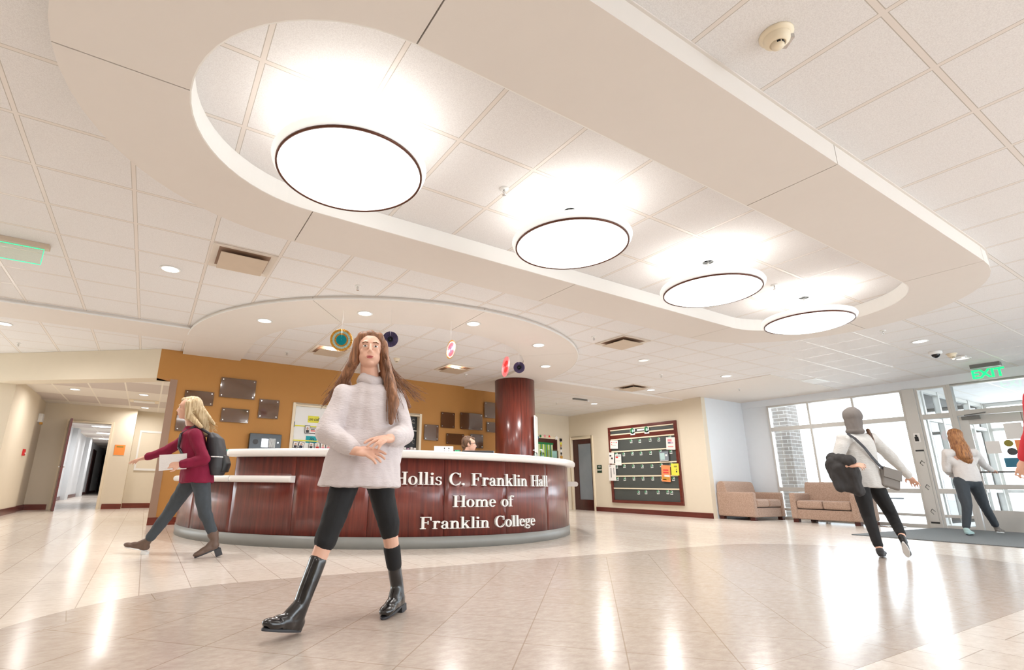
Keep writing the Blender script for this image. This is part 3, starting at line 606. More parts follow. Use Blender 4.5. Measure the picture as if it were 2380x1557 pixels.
for i in range(12): m.box((11.25 + i * 0.041, 4.93, CZ - 0.009), (11.275 + i * 0.041, 5.44, CZ - 0.002))
m.build('louvre', 'white', r)

def sprinkler(x, y, z, label):
    r = thing('sprinkler_head', label, 'sprinkler', (x, y, z), 'ceiling sprinklers')
    MB().lathe([(0.0, z), (0.035, z), (0.033, z - 0.006), (0.012, z - 0.01), (0, z - 0.01)], (x, y), 20).build('escutcheon', 'white', r)
    m = MB().tube((x, y, z - 0.008), (x, y, z - 0.05), 0.006, n=8); m.lathe([(0, z - 0.05), (0.016, z - 0.05), (0.016, z - 0.053), (0, z - 0.053)], (x, y), 12)
    m.path([(x - 0.004, y, z - 0.01), (x - 0.014, y, z - 0.03), (x - 0.003, y, z - 0.05)], 0.002, 6); m.path([(x + 0.004, y, z - 0.01), (x + 0.014, y, z - 0.03), (x + 0.003, y, z - 0.05)], 0.002, 6); m.build('deflector', 'chrome', r)
    MB().tube((x + 0.001, y, z - 0.016), (x + 0.001, y, z - 0.042), 0.0035, n=6).build('bulb', 'red', r)
for a in [(1.74, 5.2, 'sprinkler in the tiles above the curved soffit on the left'), (2.0, 2.74, 'sprinkler between the two nearest domes in the recess'), (5.42, 5.21, 'sprinkler left of the diffuser beside the curved soffit'), (1.76, 8.75, 'sprinkler over the left side of the desk'), (5.24, 8.56, 'sprinkler over the desk, left of the column'), (8.45, 6.4, 'sprinkler in the open tiles before the small far diffuser'), (5.6, 2.69, 'sprinkler between the two farthest domes in the recess'), (8.54, 2.79, 'sprinkler just beyond the right end of the oval'), (-2.12, 10.63, 'sprinkler at the far left beyond the beam'), (11.0, 6.35, 'sprinkler over the sofa bay'), (9.09, 10.21, 'sprinkler beyond the right beam near the board wall')]:
    sprinkler(a[0], a[1], CZ if a[0] != 11.0 else CZ - 0.012, a[2])
def detector(x, y, R, label, group='smoke detectors', eye=False):
    r = thing('smoke_detector', label, 'smoke detector', (x, y, CZ), group); z = CZ
    MB().lathe([(0, z), (R, z), (R, z - 0.01), (R * 0.82, z - 0.018), (R * 0.78, z - 0.02)], (x, y), 40).build('base', 'frame_paint', r)
    MB().lathe([(R * 0.78, z - 0.018), (R * 0.74, z - 0.045), (R * 0.5, z - 0.058), (R * 0.45, z - 0.06), (R * 0.38, z - 0.052), (R * 0.36, z - 0.075), (0, z - 0.078)], (x, y), 40).build('cap', 'frame_paint', r)
    m = MB()
    for i in range(3):
        a = rad(200 + i * 45); m.lathe([(R * 0.372, z - 0.058), (R * 0.39, z - 0.058), (R * 0.385, z - 0.068), (R * 0.368, z - 0.068)], (x, y), 5, a, a + 0.55, closed=True)
    m.build('slot', 'black', r)
    if eye: MB().obox((x + R * 0.72, y - R * 0.3, z - 0.03), (0.8, -0.5, 0), (0.5, 0.8, 0), (0, 0, 1), 0.012, 0.035, 0.012).build('strobe', 'chrome', r)
detector(2.345, 0.935, 0.075, 'round smoke detector large in the upper right corner', eye=True); detector(3.52, 8.11, 0.06, 'small smoke detector in the tiles over the desk'); detector(10.93, 2.75, 0.07, 'smoke detector right of the black dome camera')
r = thing('dome_camera', 'black dome security camera on the ceiling near the entrance', 'camera', (10.55, 2.84, CZ))
MB().lathe([(0, CZ), (0.085, CZ), (0.085, CZ - 0.035), (0.06, CZ - 0.05)], (10.55, 2.84), 32).build('housing', 'white', r); MB().sphere((10.55, 2.84, CZ - 0.05), 0.055).build('lens_dome', 'black_gloss', r)
r = thing('ceiling_speaker', 'small pale double device beside the entrance ceiling light', 'speaker', (11.25, 2.76, CZ)); MB().box((11.2, 2.66, CZ - 0.02), (11.3, 2.86, CZ)).build('plate', 'white', r, bevel=0.008); MB().sphere((11.25, 2.7, CZ - 0.02), 0.022).sphere((11.25, 2.82, CZ - 0.02), 0.022).build('lens', 'lamp_dim', r)
r = thing('projector_mount', 'small dark bracket device on the ceiling beyond the beam', 'bracket', (9.21, 9.44, CZ)); MB().box((8.98, 9.40, CZ - 0.03), (9.42, 9.48, CZ)).build('rail', 'alu_dark', r); MB().sphere((9.44, 9.4, CZ - 0.035), 0.03).build('sensor', 'white', r)

# exit signs
def text3(s, size, origin, ux, uy, mat, parent, name='lettering', depth=0.002, shear=0.0, space=1.0, bold=0.0):
    cu = bpy.data.curves.new('t', 'FONT'); cu.body = s; cu.size = size; cu.extrude = depth; cu.align_x = 'CENTER'; cu.align_y = 'CENTER'; cu.shear = shear; cu.space_character = space; cu.offset = bold
    t = bpy.data.objects.new('t', cu); COL.objects.link(t); bpy.context.view_layer.update()
    me = bpy.data.meshes.new_from_object(t.evaluated_get(bpy.context.evaluated_depsgraph_get())); bpy.data.objects.remove(t)
    ux = V(ux).normalized(); uy = V(uy).normalized(); uz = ux.cross(uy)
    mt = Matrix.Identity(4)
    for i in range(3): mt[i][0], mt[i][1], mt[i][2], mt[i][3] = ux[i], uy[i], uz[i], origin[i]
    me.transform(mt); me.materials.clear(); me.materials.append(M[mat]); me.name = name
    o = bpy.data.objects.new(name, me); COL.objects.link(o)
    if parent is not None: o.parent = parent; o.matrix_parent_inverse = world(parent).inverted()
    return o
r = thing('exit_sign', 'lit green EXIT sign hanging above the entrance doors', 'exit sign', (12.3, 2.69, CZ))
MB().box((12.2, 2.50, 2.765), (12.32, 2.88, CZ)).build('housing', 'alu_dark', r, bevel=0.004)
MB().box((12.285, 2.53, 2.56), (12.295, 2.85, 2.765)).build('panel', 'glass_green', r)
text3('EXIT', 0.205, (12.28, 2.69, 2.66), (0, -1, 0), (0, 0, 1), 'exit_glow', r, bold=0.006)
r = thing('exit_sign', 'edge lit exit sign with clear green panel at the left edge of the picture', 'exit sign', (-1.4, 5.84, CZ))
MB().box((-1.75, 5.80, 2.785), (-1.11, 5.88, CZ)).build('housing', 'vent', r, bevel=0.004)
MB().box((-1.73, 5.837, 2.63), (-1.15, 5.843, 2.785)).build('panel', 'glass_green', r)
m = MB().box((-1.73, 5.836, 2.625), (-1.15, 5.844, 2.631)); m.box((-1.152, 5.836, 2.631), (-1.147, 5.844, 2.785)); m.box((-1.73, 5.835, 2.779), (-1.15, 5.845, 2.785)); m.build('edge', 'green_edge', r)

# paper fans
def fan(c, n, rings, label, R, tilt=0.0, pleats=44):
    c = V(c); n = V(n).normalized(); u = V((0, 0, 1)).cross(n).normalized(); v = n.cross(u)
    o = thing('paper_fan', label, 'paper fan', tuple(c), 'paper fans hanging below the curved soffit')
    for r0, r1, mt in rings:
        vs = []; fs = []; k = pleats * 2; gap = 0.03
        for i in range(k + 1):
            a = PI / 2 + gap + (2 * PI - 2 * gap) * i / k; s = 1 if i % 2 else -1
            for rr in (r0, r1): vs.append(c + (u * math.cos(a) + v * math.sin(a)) * R * rr + n * (s * 0.006 * min(1, rr * 1.6)))
        for i in range(k): fs.append((2 * i, 2 * i + 1, 2 * i + 3, 2 * i + 2))
        b = MB().add(vs, fs).build('pleated_ring', mt, o); s = b.modifiers.new('s', 'SOLIDIFY'); s.thickness = 0.0012
    MB().tube(c + V((0, 0, R)), (c.x, c.y, zd), 0.0008, n=5).build('thread', 'white', o)
    MB().tube(c - n * 0.008, c + n * 0.008, 0.008, n=10).build('hub', rings[0][2], o)
tc = lambda c: V((-c[0], -c[1], 0.67 - c[2]))
fan((1.84, 5.99, 2.4), tc((1.84, 5.99, 2.4)), [(0.02, 0.47, 'teal'), (0.47, 0.62, 'gold'), (0.62, 0.8, 'pale_teal'), (0.8, 1.0, 'gold')], 'teal paper fan with gold and pale rings, the largest of the fans', 0.137)
fan((2.34, 5.62, 2.4), tc((2.34, 5.62, 2.4)), [(0.02, 0.35, 'charcoal'), (0.35, 1.0, 'purple')], 'purple speckled paper fan beside the head of the woman in the pale sweater', 0.097)
def rot(v, a): v = V(v); v.rotate(Euler((0, 0, a))); return v
fan((3.21, 5.63, 2.4), rot(tc((3.21, 5.63, 2.4)), rad(66)), [(0.02, 0.4, 'lilac'), (0.4, 0.75, 'pink'), (0.75, 0.9, 'paper'), (0.9, 1.0, 'gold')], 'white and lilac paper fan turned sideways', 0.125)
fan((4.4, 6.04, 2.4), rot(tc((4.4, 6.04, 2.4)), rad(72)), [(0.02, 0.6, 'coral'), (0.6, 1.0, 'coral_light')], 'coral red paper fan turned sideways above the column', 0.155)
fan((4.6, 5.97, 2.4), tc((4.6, 5.97, 2.4)), [(0.02, 0.4, 'charcoal'), (0.4, 1.0, 'purple')], 'purple paper fan next to the coral red fan', 0.085)

# ------------------------------------------------------------------ tan wall items
pl = [((0.356, 0.805, 1.93, 2.173), 'smoked acrylic wall plaque above the head of the blonde walker'), ((0.884, 1.47, 2.105, 2.456), 'largest and highest smoked acrylic plaque on the left of the tan wall'), ((1.558, 1.908, 1.79, 2.135), 'squarish smoked plaque closest to the white door with the signs'),
      ((0.955, 1.408, 1.68, 1.92), 'wide smoked plaque directly below the largest one'), ((0.29, 0.64, 1.48, 1.795), 'low smoked plaque behind the blonde walker'),
      ((4.912, 5.257, 1.58, 1.914), 'smoked plaque just right of the second doorway'), ((5.314, 5.66, 1.87, 2.21), 'dark square plaque at the upper left of the right hand group'), ((5.80, 6.39, 1.87, 2.24), 'widest smoked plaque of the right hand group'),
      ((6.444, 7.05, 2.17, 2.536), 'topmost smoked plaque, cut by the column'), ((6.505, 7.05, 1.845, 2.08), 'smoked plaque under the topmost one, cut by the column'), ((5.454, 5.906, 1.523, 1.757), 'low wide dark plaque left of the seated man'), ((6.065, 6.41, 1.473, 1.777), 'low smoked plaque behind the head of the seated man')]
for (x0, x1, z0, z1), lb in pl:
    r = thing('wall_plaque', lb, 'plaque', ((x0 + x1) / 2, YT, (z0 + z1) / 2), 'smoked acrylic plaques on the tan wall')
    MB().box((x0, YT - 0.032, z0), (x1, YT - 0.024, z1)).build('panel', 'smoked_plaque', r, bevel=0.001)
    for X in (x0 + 0.035, x1 - 0.035):
        for Z in (z0 + 0.035, z1 - 0.035): MB().tube((X, YT, Z), (X, YT - 0.042, Z), 0.011, n=12).build('standoff', 'chrome', r)
r = thing('alarm_box', 'black wall mounted panel with a small lit screen above the countertop', 'control panel', (1.72, YT, 1.35))
MB().box((1.451, YT - 0.12, 1.19), (1.993, YT, 1.508)).build('body', 'black_gloss', r, bevel=0.006)
m = MB().tube((1.555, YT - 0.12, 1.36), (1.555, YT - 0.127, 1.36), 0.045, n=24); m.build('speaker_dial', 'dark_grey', r)
MB().box((1.655, YT - 0.126, 1.27), (1.77, YT - 0.12, 1.42)).build('screen', 'screen_glow', r)
m = MB()
for i in range(8): m.box((1.785 + i * 0.014, YT - 0.124, 1.27), (1.793 + i * 0.014, YT - 0.12, 1.43))
m.build('button_block', 'alu', r); MB().tube((1.935, YT - 0.12, 1.36), (1.935, YT - 0.13, 1.36), 0.014).build('key_switch', 'chrome', r)
def card(name, x0, x1, z0, z1, mat, label, cat, y=YT + 0.018, group=None, tilt=0.0, parent=None):
    c = V(((x0 + x1) / 2, y, (z0 + z1) / 2)); ux = V((math.cos(tilt), 0, math.sin(tilt))); uz = V((-math.sin(tilt), 0, math.cos(tilt)))
    r = thing(name, label, cat, tuple(c), group); MB().obox(c, ux, (0, 1, 0), uz, (x1 - x0) / 2, 0.002, (z1 - z0) / 2).build('sheet', mat, r); return r
yd = YT + 0.017
r = card('paper_sign', 2.469, 2.679, 1.778, 1.905, 'yellow', 'yellow card reading on call taped to the white door', 'sign', YT + 0.026); text3('on call', 0.085, (2.574, YT + 0.0225, 1.842), (1, 0, 0), (0, 0, 1), 'charcoal', r, shear=0.35, space=0.9)
r = card('paper_sign', 2.462, 2.667, 1.40, 1.525, 'teal', 'teal card reading in taped to the white door', 'sign', YT + 0.026); text3('in', 0.12, (2.56, YT + 0.0225, 1.465), (1, 0, 0), (0, 0, 1), 'charcoal', r, shear=0.35)
r = card('name_card', 2.50, 2.676, 1.572, 1.683, 'charcoal', 'dark bordered name card on the upper yellow tape', 'card', YT + 0.016)
MB().box((2.512, YT + 0.012, 1.584), (2.664, YT + 0.014, 1.671)).build('insert', 'paper', r); MB().box((2.535, YT + 0.0105, 1.615), (2.64, YT + 0.012, 1.632)).build('printed_line', 'coral', r); MB().box((2.535, YT + 0.0105, 1.645), (2.61, YT + 0.012, 1.658)).build('printed_line', 'charcoal', r)
def portrait(x0, x1, z0, z1, label, shirt, hair, tilt=0.0, y=YT + 0.014):
    r = thing('portrait_photo', label, 'photograph', ((x0 + x1) / 2, y, (z0 + z1) / 2), 'small portrait photos on the white door')
    c = V(((x0 + x1) / 2, y, (z0 + z1) / 2)); w = (x1 - x0) / 2; h = (z1 - z0) / 2; ux = V((math.cos(tilt), 0, math.sin(tilt))); uz = V((-math.sin(tilt), 0, math.cos(tilt))); uy = V((0, 1, 0))
    MB().obox(c, ux, uy, uz, w, 0.0015, h).build('border', 'charcoal', r); MB().obox(c - uy * 0.002, ux, uy, uz, w * 0.86, 0.001, h * 0.88).build('backdrop', 'paper', r)
    m = MB(); m.sphere(c - uy * 0.003 + uz * h * 0.2, 1, 12, 8, (ux * w * 0.38, uy * 0.001, uz * h * 0.34)); m.build('hair', hair, r)
    m = MB(); m.sphere(c - uy * 0.0042 + uz * h * 0.14, 1, 12, 8, (ux * w * 0.26, uy * 0.001, uz * h * 0.26)); m.build('face', 'skin', r)
    m = MB(); m.obox(c - uy * 0.0035 - uz * h * 0.5, ux, uy, uz, w * 0.6, 0.001, h * 0.34); m.build('shirt', shirt, r)
portrait(2.425, 2.52, 1.57, 1.72, 'portrait photo of a long haired person on the upper tape', 'charcoal', 'hair_brown', y=YT + 0.008); portrait(2.70, 2.79, 1.57, 1.70, 'portrait photo at the right of the upper tape', 'dark_grey', 'hair_short')
for i, (a, b, t, s_, h_) in enumerate([(2.235, 2.325, -.05, 'charcoal', 'hair_brown'), (2.335, 2.435, -.2, 'polo', 'hair_short'), (2.525, 2.615, -.08, 'charcoal', 'hair_short'), (2.635, 2.735, .06, 'red', 'hair_blonde'), (2.745, 2.84, .03, 'pink', 'hair_blonde'), (2.85, 2.94, .03, 'pink', 'hair_auburn')]):
    portrait(a, b, 1.29, 1.41, ['first portrait photo from the left on the lower tape', 'tilted portrait photo second on the lower tape', 'portrait photo third on the lower tape, left of centre', 'portrait photo fourth on the lower tape in red', 'portrait photo fifth on the lower tape in pink', 'last portrait photo at the right end of the lower tape'][i], s_, h_, t)
r = thing('chalkboard', 'black chalkboard with curly chalk writing inside the second doorway', 'chalkboard', (4.42, YT + 0.09, 1.75))
MB().box((4.07, YT + 0.085, 1.45), (4.78, YT + 0.098, 2.05)).build('board', 'black', r)
m = MB()
for j, (cx, cz, rr) in enumerate([(4.70, 1.98, .03), (4.70, 1.90, .045), (4.56, 1.94, .03), (4.44, 1.96, .04), (4.66, 1.66, .04), (4.72, 1.56, .03), (4.55, 1.62, .03), (4.3, 1.9, .04), (4.25, 1.62, .04)]):
    pts = [(cx + rr * math.cos(a), YT + 0.083, cz + rr * 1.2 * math.sin(a) - 0.004 * a) for a in [rad(20 + 30 * q) for q in range(11)]]; m.path(pts, 0.003, 5)
m.build('chalk_mark', 'chalk', r)
for i in range(9):
    x = 4.12 + i * 0.076; w = 0.018 + 0.01 * ((i * 7) % 3) / 2
    r = thing('binder', '%s pale binder standing on the doorway shelf below the chalkboard' % ['first from the left', 'second from the left', 'third from the left', 'fourth from the left', 'middle', 'fourth from the right', 'third from the right', 'second from the right', 'last at the right'][i], 'binder', (x, YT + 0.05, 1.26), 'pale binders on the doorway shelf')
    MB().box((x - w, YT + 0.012, 1.261), (x + w, YT + 0.075, 1.40 + 0.01 * ((i * 5) % 3))).build('cover', 'paper' if i % 3 else 'lilac', r, bevel=0.002); MB().box((x - w * 0.5, YT + 0.0105, 1.30), (x + w * 0.5, YT + 0.0118, 1.37)).build('label_strip', 'dark_grey', r)

# ------------------------------------------------------------------ things on the counter
def dpt(a, r, z=0): return V((DC[0] + r * math.cos(rad(a)), DC[1] + r * math.sin(rad(a)), z))
def ang(x, y): return math.degrees(math.atan2(y - DC[1], x - DC[0])) % 360
p = V((1.0, 6.98, 1.04)); r = thing('folder', 'teal folder lying flat at the left end of the countertop', 'folder', tuple(p)); MB().obox(p + V((0, 0, 0.008)), (0.86, -0.51, 0), (0.51, 0.86, 0), (0, 0, 1), 0.24, 0.14, 0.007).build('cover', 'mint', r, bevel=0.002)
MB().obox(p + V((0.0, 0, 0.017)), (0.86, -0.51, 0), (0.51, 0.86, 0), (0, 0, 1), 0.22, 0.12, 0.002).build('sheet', 'teal', r)
p = V((0.72, 7.0, 1.04)); r = thing('camera_ball', 'tiny black desk camera at the very left end of the countertop', 'camera', tuple(p)); MB().lathe([(0, 1.04), (0.02, 1.04), (0.02, 1.045), (0.006, 1.05), (0.006, 1.058), (0, 1.058)], (p.x, p.y), 16).build('foot', 'black', r); MB().sphere(p + V((0, 0, 0.066)), 0.013).build('eye', 'black_gloss', r)
# seen between the woman and the column
ux = V((0.8595, -0.511, 0)); uy = V((0.511, 0.8595, 0)); uz = V((0, 0, 1))
p = V((3.117, 5.60, 1.04)); r = thing('outlet_box', 'white box with two dark sockets on the countertop', 'box', tuple(p)); MB().obox(p + uz * 0.046, ux, uy, uz, 0.118, 0.05, 0.045).build('body', 'white', r, bevel=0.003)
for i in (0.03, 0.085):
    for j in (0.02, 0.055): MB().obox(p + ux * (i - 0.02) - uy * 0.05 + uz * j + uz * 0.01, ux, uy, uz, 0.006, 0.002, 0.008).build('socket', 'charcoal', r)
p = V((3.372, 5.70, 1.04)); r = thing('phone_base', 'small grey desk device with green lights left of the seated man', 'telephone', tuple(p)); MB().obox(p + uz * 0.033, ux, uy, uz, 0.046, 0.06, 0.032).build('body', 'dark_grey', r, bevel=0.004)
for i in (-0.02, 0.0, 0.02): MB().obox(p + ux * i - uy * 0.06 + uz * 0.05, ux, uy, uz, 0.006, 0.002, 0.004).build('indicator', 'exit_glow', r)
p = V((3.63, 5.62, 1.041)) ; r = thing('printer', 'low wide dark printer on the countertop in front of the seated man', 'printer', tuple(p)); MB().obox(p + uz * 0.028, ux, uy, uz, 0.205, 0.09, 0.03).build('body', 'charcoal', r, bevel=0.006); MB().obox(p + ux * 0.20 + uz * 0.03 - uy * 0.05, ux, uy, uz, 0.008, 0.03, 0.022).build('light_bar', 'screen_glow', r)
for i, (x, y, h, lb) in enumerate([(4.60, 5.64, 0.075, 'clear pump bottle nearest the white frame on the countertop'), (4.69, 5.60, 0.08, 'clear pump bottle beside the acrylic box on the countertop')]):
    r = thing('pump_bottle', lb, 'bottle', (x, y, 1.04), 'pump bottles on the countertop'); MB().lathe([(0, 1.0405), (0.026, 1.0405), (0.028, 1.05), (0.028, 1.04 + h), (0.012, 1.05 + h), (0, 1.05 + h)], (x, y), 20).build('bottle', 'acrylic', r)
    MB().lathe([(0, 1.045), (0.024, 1.045), (0.024, 1.08), (0, 1.08)], (x, y), 20).build('liquid', 'pale_teal', r)
    MB().tube((x, y, 1.045 + h), (x, y, 1.085 + h), 0.006).tube((x, y, 1.082 + h), (x - 0.03, y + 0.01, 1.078 + h), 0.005).build('pump', 'white', r)
p = V((4.85, 5.56, 1.04)); r = thing('brochure_holder', 'clear acrylic brochure holder on the right of the countertop', 'brochure holder', tuple(p)); m = MB(); m.obox(p + uz * 0.06 - uy * 0.03, ux, uy, uz, 0.07, 0.002, 0.06); m.obox(p + uz * 0.065 + uy * 0.03, ux, uy, uz, 0.07, 0.002, 0.065); m.obox(p + uz * 0.003, ux, uy, uz, 0.07, 0.03, 0.003); m.obox(p - ux * 0.07 + uz * 0.055, ux, uy, uz, 0.002, 0.03, 0.055); m.obox(p + ux * 0.07 + uz * 0.055, ux, uy, uz, 0.002, 0.03, 0.055); m.build('holder', 'acrylic', r)
MB().obox(p + uz * 0.058 + ux * 0.025, ux, uy, uz, 0.03, 0.008, 0.05).build('leaflet', 'pale_teal', r)

# back door decorations
dec = [(9.98, 2.26, 0.045, 'yellow', 'yellow paper flower at the top left of the green door banner'), (10.0, 2.10, 0.05, 'blue', 'blue paper shape on the back door frame'), (10.10, 2.14, 0.05, 'green', 'green paper leaf on the back door frame'), (10.27, 2.15, 0.05, 'pink', 'pink paper pumpkin on the back door frame'), (10.45, 2.15, 0.05, 'coral', 'red paper triangle on the back door frame'), (10.74, 2.12, 0.08, 'paper', 'pale paper snowflake at the corner of the back door frame')]
for i, (x, z, s, mt, lb) in enumerate(dec):
    n = 3 if i == 4 else (5 if i % 2 else 8); pts = [(x + s * (1 if k % 2 == 0 or n == 3 else 0.6) * math.cos(PI / 2 + 2 * PI * k / (n if n == 3 else 2 * n)), z + s * (1 if k % 2 == 0 or n == 3 else 0.6) * math.sin(PI / 2 + 2 * PI * k / (n if n == 3 else 2 * n))) for k in range(n if n == 3 else 2 * n)]
    k = len(pts); vs = [(a, 12.118, b) for a, b in pts] + [(a, 12.112, b) for a, b in pts]
    o = MB().add(vs, [tuple(range(k)), tuple(range(2 * k - 1, k - 1, -1))] + [(q, k + q, k + (q + 1) % k, (q + 1) % k) for q in range(k)]).build('paper_cutout', mt); tag(o, lb, 'decoration', 'paper shapes around the back door')
r = thing('hanging_garland', 'vertical garland of black, yellow and red paper shapes beside the back door', 'garland', (10.93, 12.13, 2.1))
MB().box((10.925, 12.14, 1.25), (10.935, 12.148, 2.1)).build('string', 'charcoal', r)
for z, mt, s in [(2.08, 'black', .05), (1.97, 'yellow', .04), (1.90, 'gold', .03), (1.82, 'dark_grey', .03), (1.74, 'paper', .04), (1.66, 'charcoal', .03), (1.55, 'gold', .05), (1.47, 'black', .035), (1.36, 'coral', .06)]:
    MB().box((10.93 - s, 12.135, z - s), (10.93 + s, 12.141, z + s * 0.7)).build('pendant', mt, r, bevel=0.003)

# ------------------------------------------------------------------ notice board wall
XB = 11.3
r = thing('notice_board', 'large slate notice board in a mahogany frame with white rails', 'notice board', (XB, 9.36, 1.29))
y0, y1, z0, z1 = 8.225, 10.49, 0.258, 2.325
MB().box((XB - 0.02, y0 + 0.04, z0 + 0.04), (XB, y1 - 0.04, z1 - 0.04)).build('backing', 'slate_board', r)
fw = 0.075
for a, b in [((y0, z0), (y0 + fw, z1)), ((y1 - fw, z0), (y1, z1)), ((y0 + fw, z0), (y1 - fw, z0 + fw)), ((y0 + fw, z1 - fw), (y1 - fw, z1))]: MB().box((XB - 0.05, a[0], a[1]), (XB, b[0], b[1])).build('frame_rail', 'mahogany', r, bevel=0.004)
MB().box((XB - 0.03, y0 + fw, 1.985), (XB - 0.02, y1 - fw, 2.10)).build('header_strip', 'mahogany', r)
for z in (2.235, 2.108, 1.972, 1.637, 1.304, 0.968, 0.641): MB().box((XB - 0.04, y0 + fw + 0.005, z - 0.017), (XB - 0.018, y1 - fw - 0.005, z + 0.017)).build('rail', 'frame_paint', r, bevel=0.003)
MB().box((XB - 0.028, 9.22, 2.155), (XB - 0.02, 9.46, 2.20)).build('title_plate', 'white', r)
def magnet(y, z, s, label, XB=XB):
    r = thing('badge_magnet', label, 'magnet', (XB - 0.03, y, z), 'green and white badge magnets on the notice board')
    m = MB().tube((XB - 0.022, y, z), (XB - 0.028, y, z), s, n=14); m.box((XB - 0.028, y - s * 0.9, z - s * 1.35), (XB - 0.022, y + s * 0.9, z - s * 0.3)); m.build('backing', 'white', r)
    m = MB().tube((XB - 0.0285, y + s * 0.1, z + s * 0.12), (XB - 0.0305, y + s * 0.1, z + s * 0.12), s * 0.78, n=12); m.build('green_disc', 'green', r)
    MB().sphere((XB - 0.0305, y - s * 0.15, z - s * 0.1), (0.002, s * 0.42, s * 0.5), 10, 6).build('white_spot', 'pale_teal', r)
mg = [(9.69, 1.9), (9.4, 1.89), (9.06, 1.9), (8.79, 1.89), (8.45, 1.925), (10.24, 1.575), (9.98, 1.56), (9.68, 1.57), (9.39, 1.56), (9.08, 1.56), (8.77, 1.575), (8.46, 1.56), (10.26, 1.235), (9.99, 1.24), (9.68, 1.23), (9.38, 1.22), (9.07, 1.22), (8.78, 1.24), (8.48, 1.24), (10.26, 0.905), (10.01, 0.9), (9.69, 0.91), (9.39, 0.91), (9.08, 0.91), (8.79, 0.91), (8.46, 0.9), (9.57, 0.55), (9.33, 0.56), (8.95, 0.57), (8.66, 0.575), (8.55, 0.565)]
rowname = {1.9: 'top', 1.57: 'second', 1.23: 'third', 0.9: 'fourth', 0.56: 'bottom'}
cnt = {}
ordn = ['first', 'second', 'third', 'fourth', 'fifth', 'sixth', 'seventh']
for y, z in mg:
    k = min(rowname, key=lambda q: abs(q - z)); cnt[k] = cnt.get(k, 0) + 1
    magnet(y, z, 0.042, '%s green and white badge from the left in the %s magnet row' % (ordn[cnt[k] - 1], rowname[k]))
magnet(9.60, 2.17, 0.085, 'large green and white badge left of the title plate on the board', XB - 0.0185); magnet(9.13, 2.17, 0.085, 'large green and white badge right of the title plate on the board', XB - 0.0185)
def paper(y0, y1, z0, z1, mat, label, tilt=0.0, marks=(), x=XB - 0.056, name='paper_notice'):
    c = V((x, (y0 + y1) / 2, (z0 + z1) / 2)); uy_ = V((0, math.cos(tilt), math.sin(tilt))); uz_ = V((0, -math.sin(tilt), math.cos(tilt)))
    r = thing(name, label, 'notice', tuple(c), 'papers pinned to the notice board'); w, h = (y1 - y0) / 2, (z1 - z0) / 2
    MB().obox(c, (1, 0, 0), uy_, uz_, 0.0025, w, h).build('sheet', mat, r)
    for (a, b, sa, sb, mt) in marks: MB().obox(c + V((-0.004, 0, 0)) + uy_ * (-a) * w + uz_ * b * h, (1, 0, 0), uy_, uz_, 0.001, sa * w, sb * h).build('printed_mark', mt, r)
paper(10.14, 10.42, 1.72, 1.95, 'paper', 'white notice in the top left corner of the board', .05, [(-.6, .5, .12, .1, 'coral'), (.6, .5, .12, .12, 'coral'), (0, .5, .3, .1, 'alu'), (0, -.2, .5, .08, 'alu'), (-.6, 0, .1, .1, 'coral')])
paper(8.29, 8.55, 1.60, 1.91, 'paper', 'white flyer with pink print in the top right corner of the board', .06, [(-.2, .5, .45, .2, 'pink'), (.3, .1, .3, .12, 'lilac'), (0, -.5, .6, .08, 'coral_light'), (-.3, .1, .3, .1, 'purple')])
paper(10.31, 10.50, 1.31, 1.62, 'paper', 'white sheet overhanging the left frame of the board', .08, [(-.4, .4, .35, .12, 'charcoal'), (.2, -.05, .3, .16, 'charcoal')])
paper(10.05, 10.27, 1.26, 1.56, 'paper', 'white sheet with red heading next to the overhanging sheet', .03, [(-.4, .45, .4, .12, 'coral'), (0, .7, .8, .05, 'charcoal'), (0, -.2, .7, .05, 'alu')], x=XB - 0.06)
paper(10.28, 10.54, 0.845, 1.28, 'paper', 'tall white list at the left edge of the board', .02, [(-.3, .3, .08, .3, 'charcoal'), (-.3, -.3, .08, .3, 'dark_grey'), (.5, .2, .06, .4, 'dark_grey'), (-.5, .85, .3, .04, 'charcoal')])
paper(8.52, 8.79, 1.325, 1.565, 'frosted', 'clear bag with a white card clipped on the right of the board', -.02, [(-.3, 0, .5, .7, 'pale_teal'), (.55, .2, .2, .2, 'white'), (0, -.9, .9, .04, 'paper')])
paper(8.51, 8.77, 0.82, 1.225, 'salmon', 'orange poster with a white label on the right of the board', .06, [(0, .4, .6, .08, 'coral'), (0, .1, .6, .08, 'coral'), (.25, -.3, .6, .12, 'paper'), (0, -.6, .8, .2, 'gold'), (-.3, -.8, .4, .1, 'orange')])
paper(8.25, 8.47, 0.97, 1.26, 'yellow', 'yellow notice on the right frame of the board', .02, [(.2, .5, .4, .12, 'olive'), (.4, 0, .12, .12, 'olive'), (.4, -.35, .16, .14, 'charcoal')], x=XB - 0.062)
r = thing('room_sign', 'pair of small dark green room number plates beside the wooden door', 'sign', (XB, 10.94, 1.2)); MB().box((XB - 0.008, 10.85, 1.17), (XB, 11.03, 1.29)).build('plate', 'dark_green', r); MB().box((XB - 0.008, 10.85, 1.07), (XB, 11.03, 1.155)).build('plate', 'dark_green', r); MB().box((XB - 0.01, 10.86, 1.135), (XB - 0.008, 11.02, 1.155)).build('insert', 'white', r)
text3('102', 0.075, (XB - 0.009, 10.94, 1.235), (0, -1, 0), (0, 0, 1), 'white', r, depth=0.001)
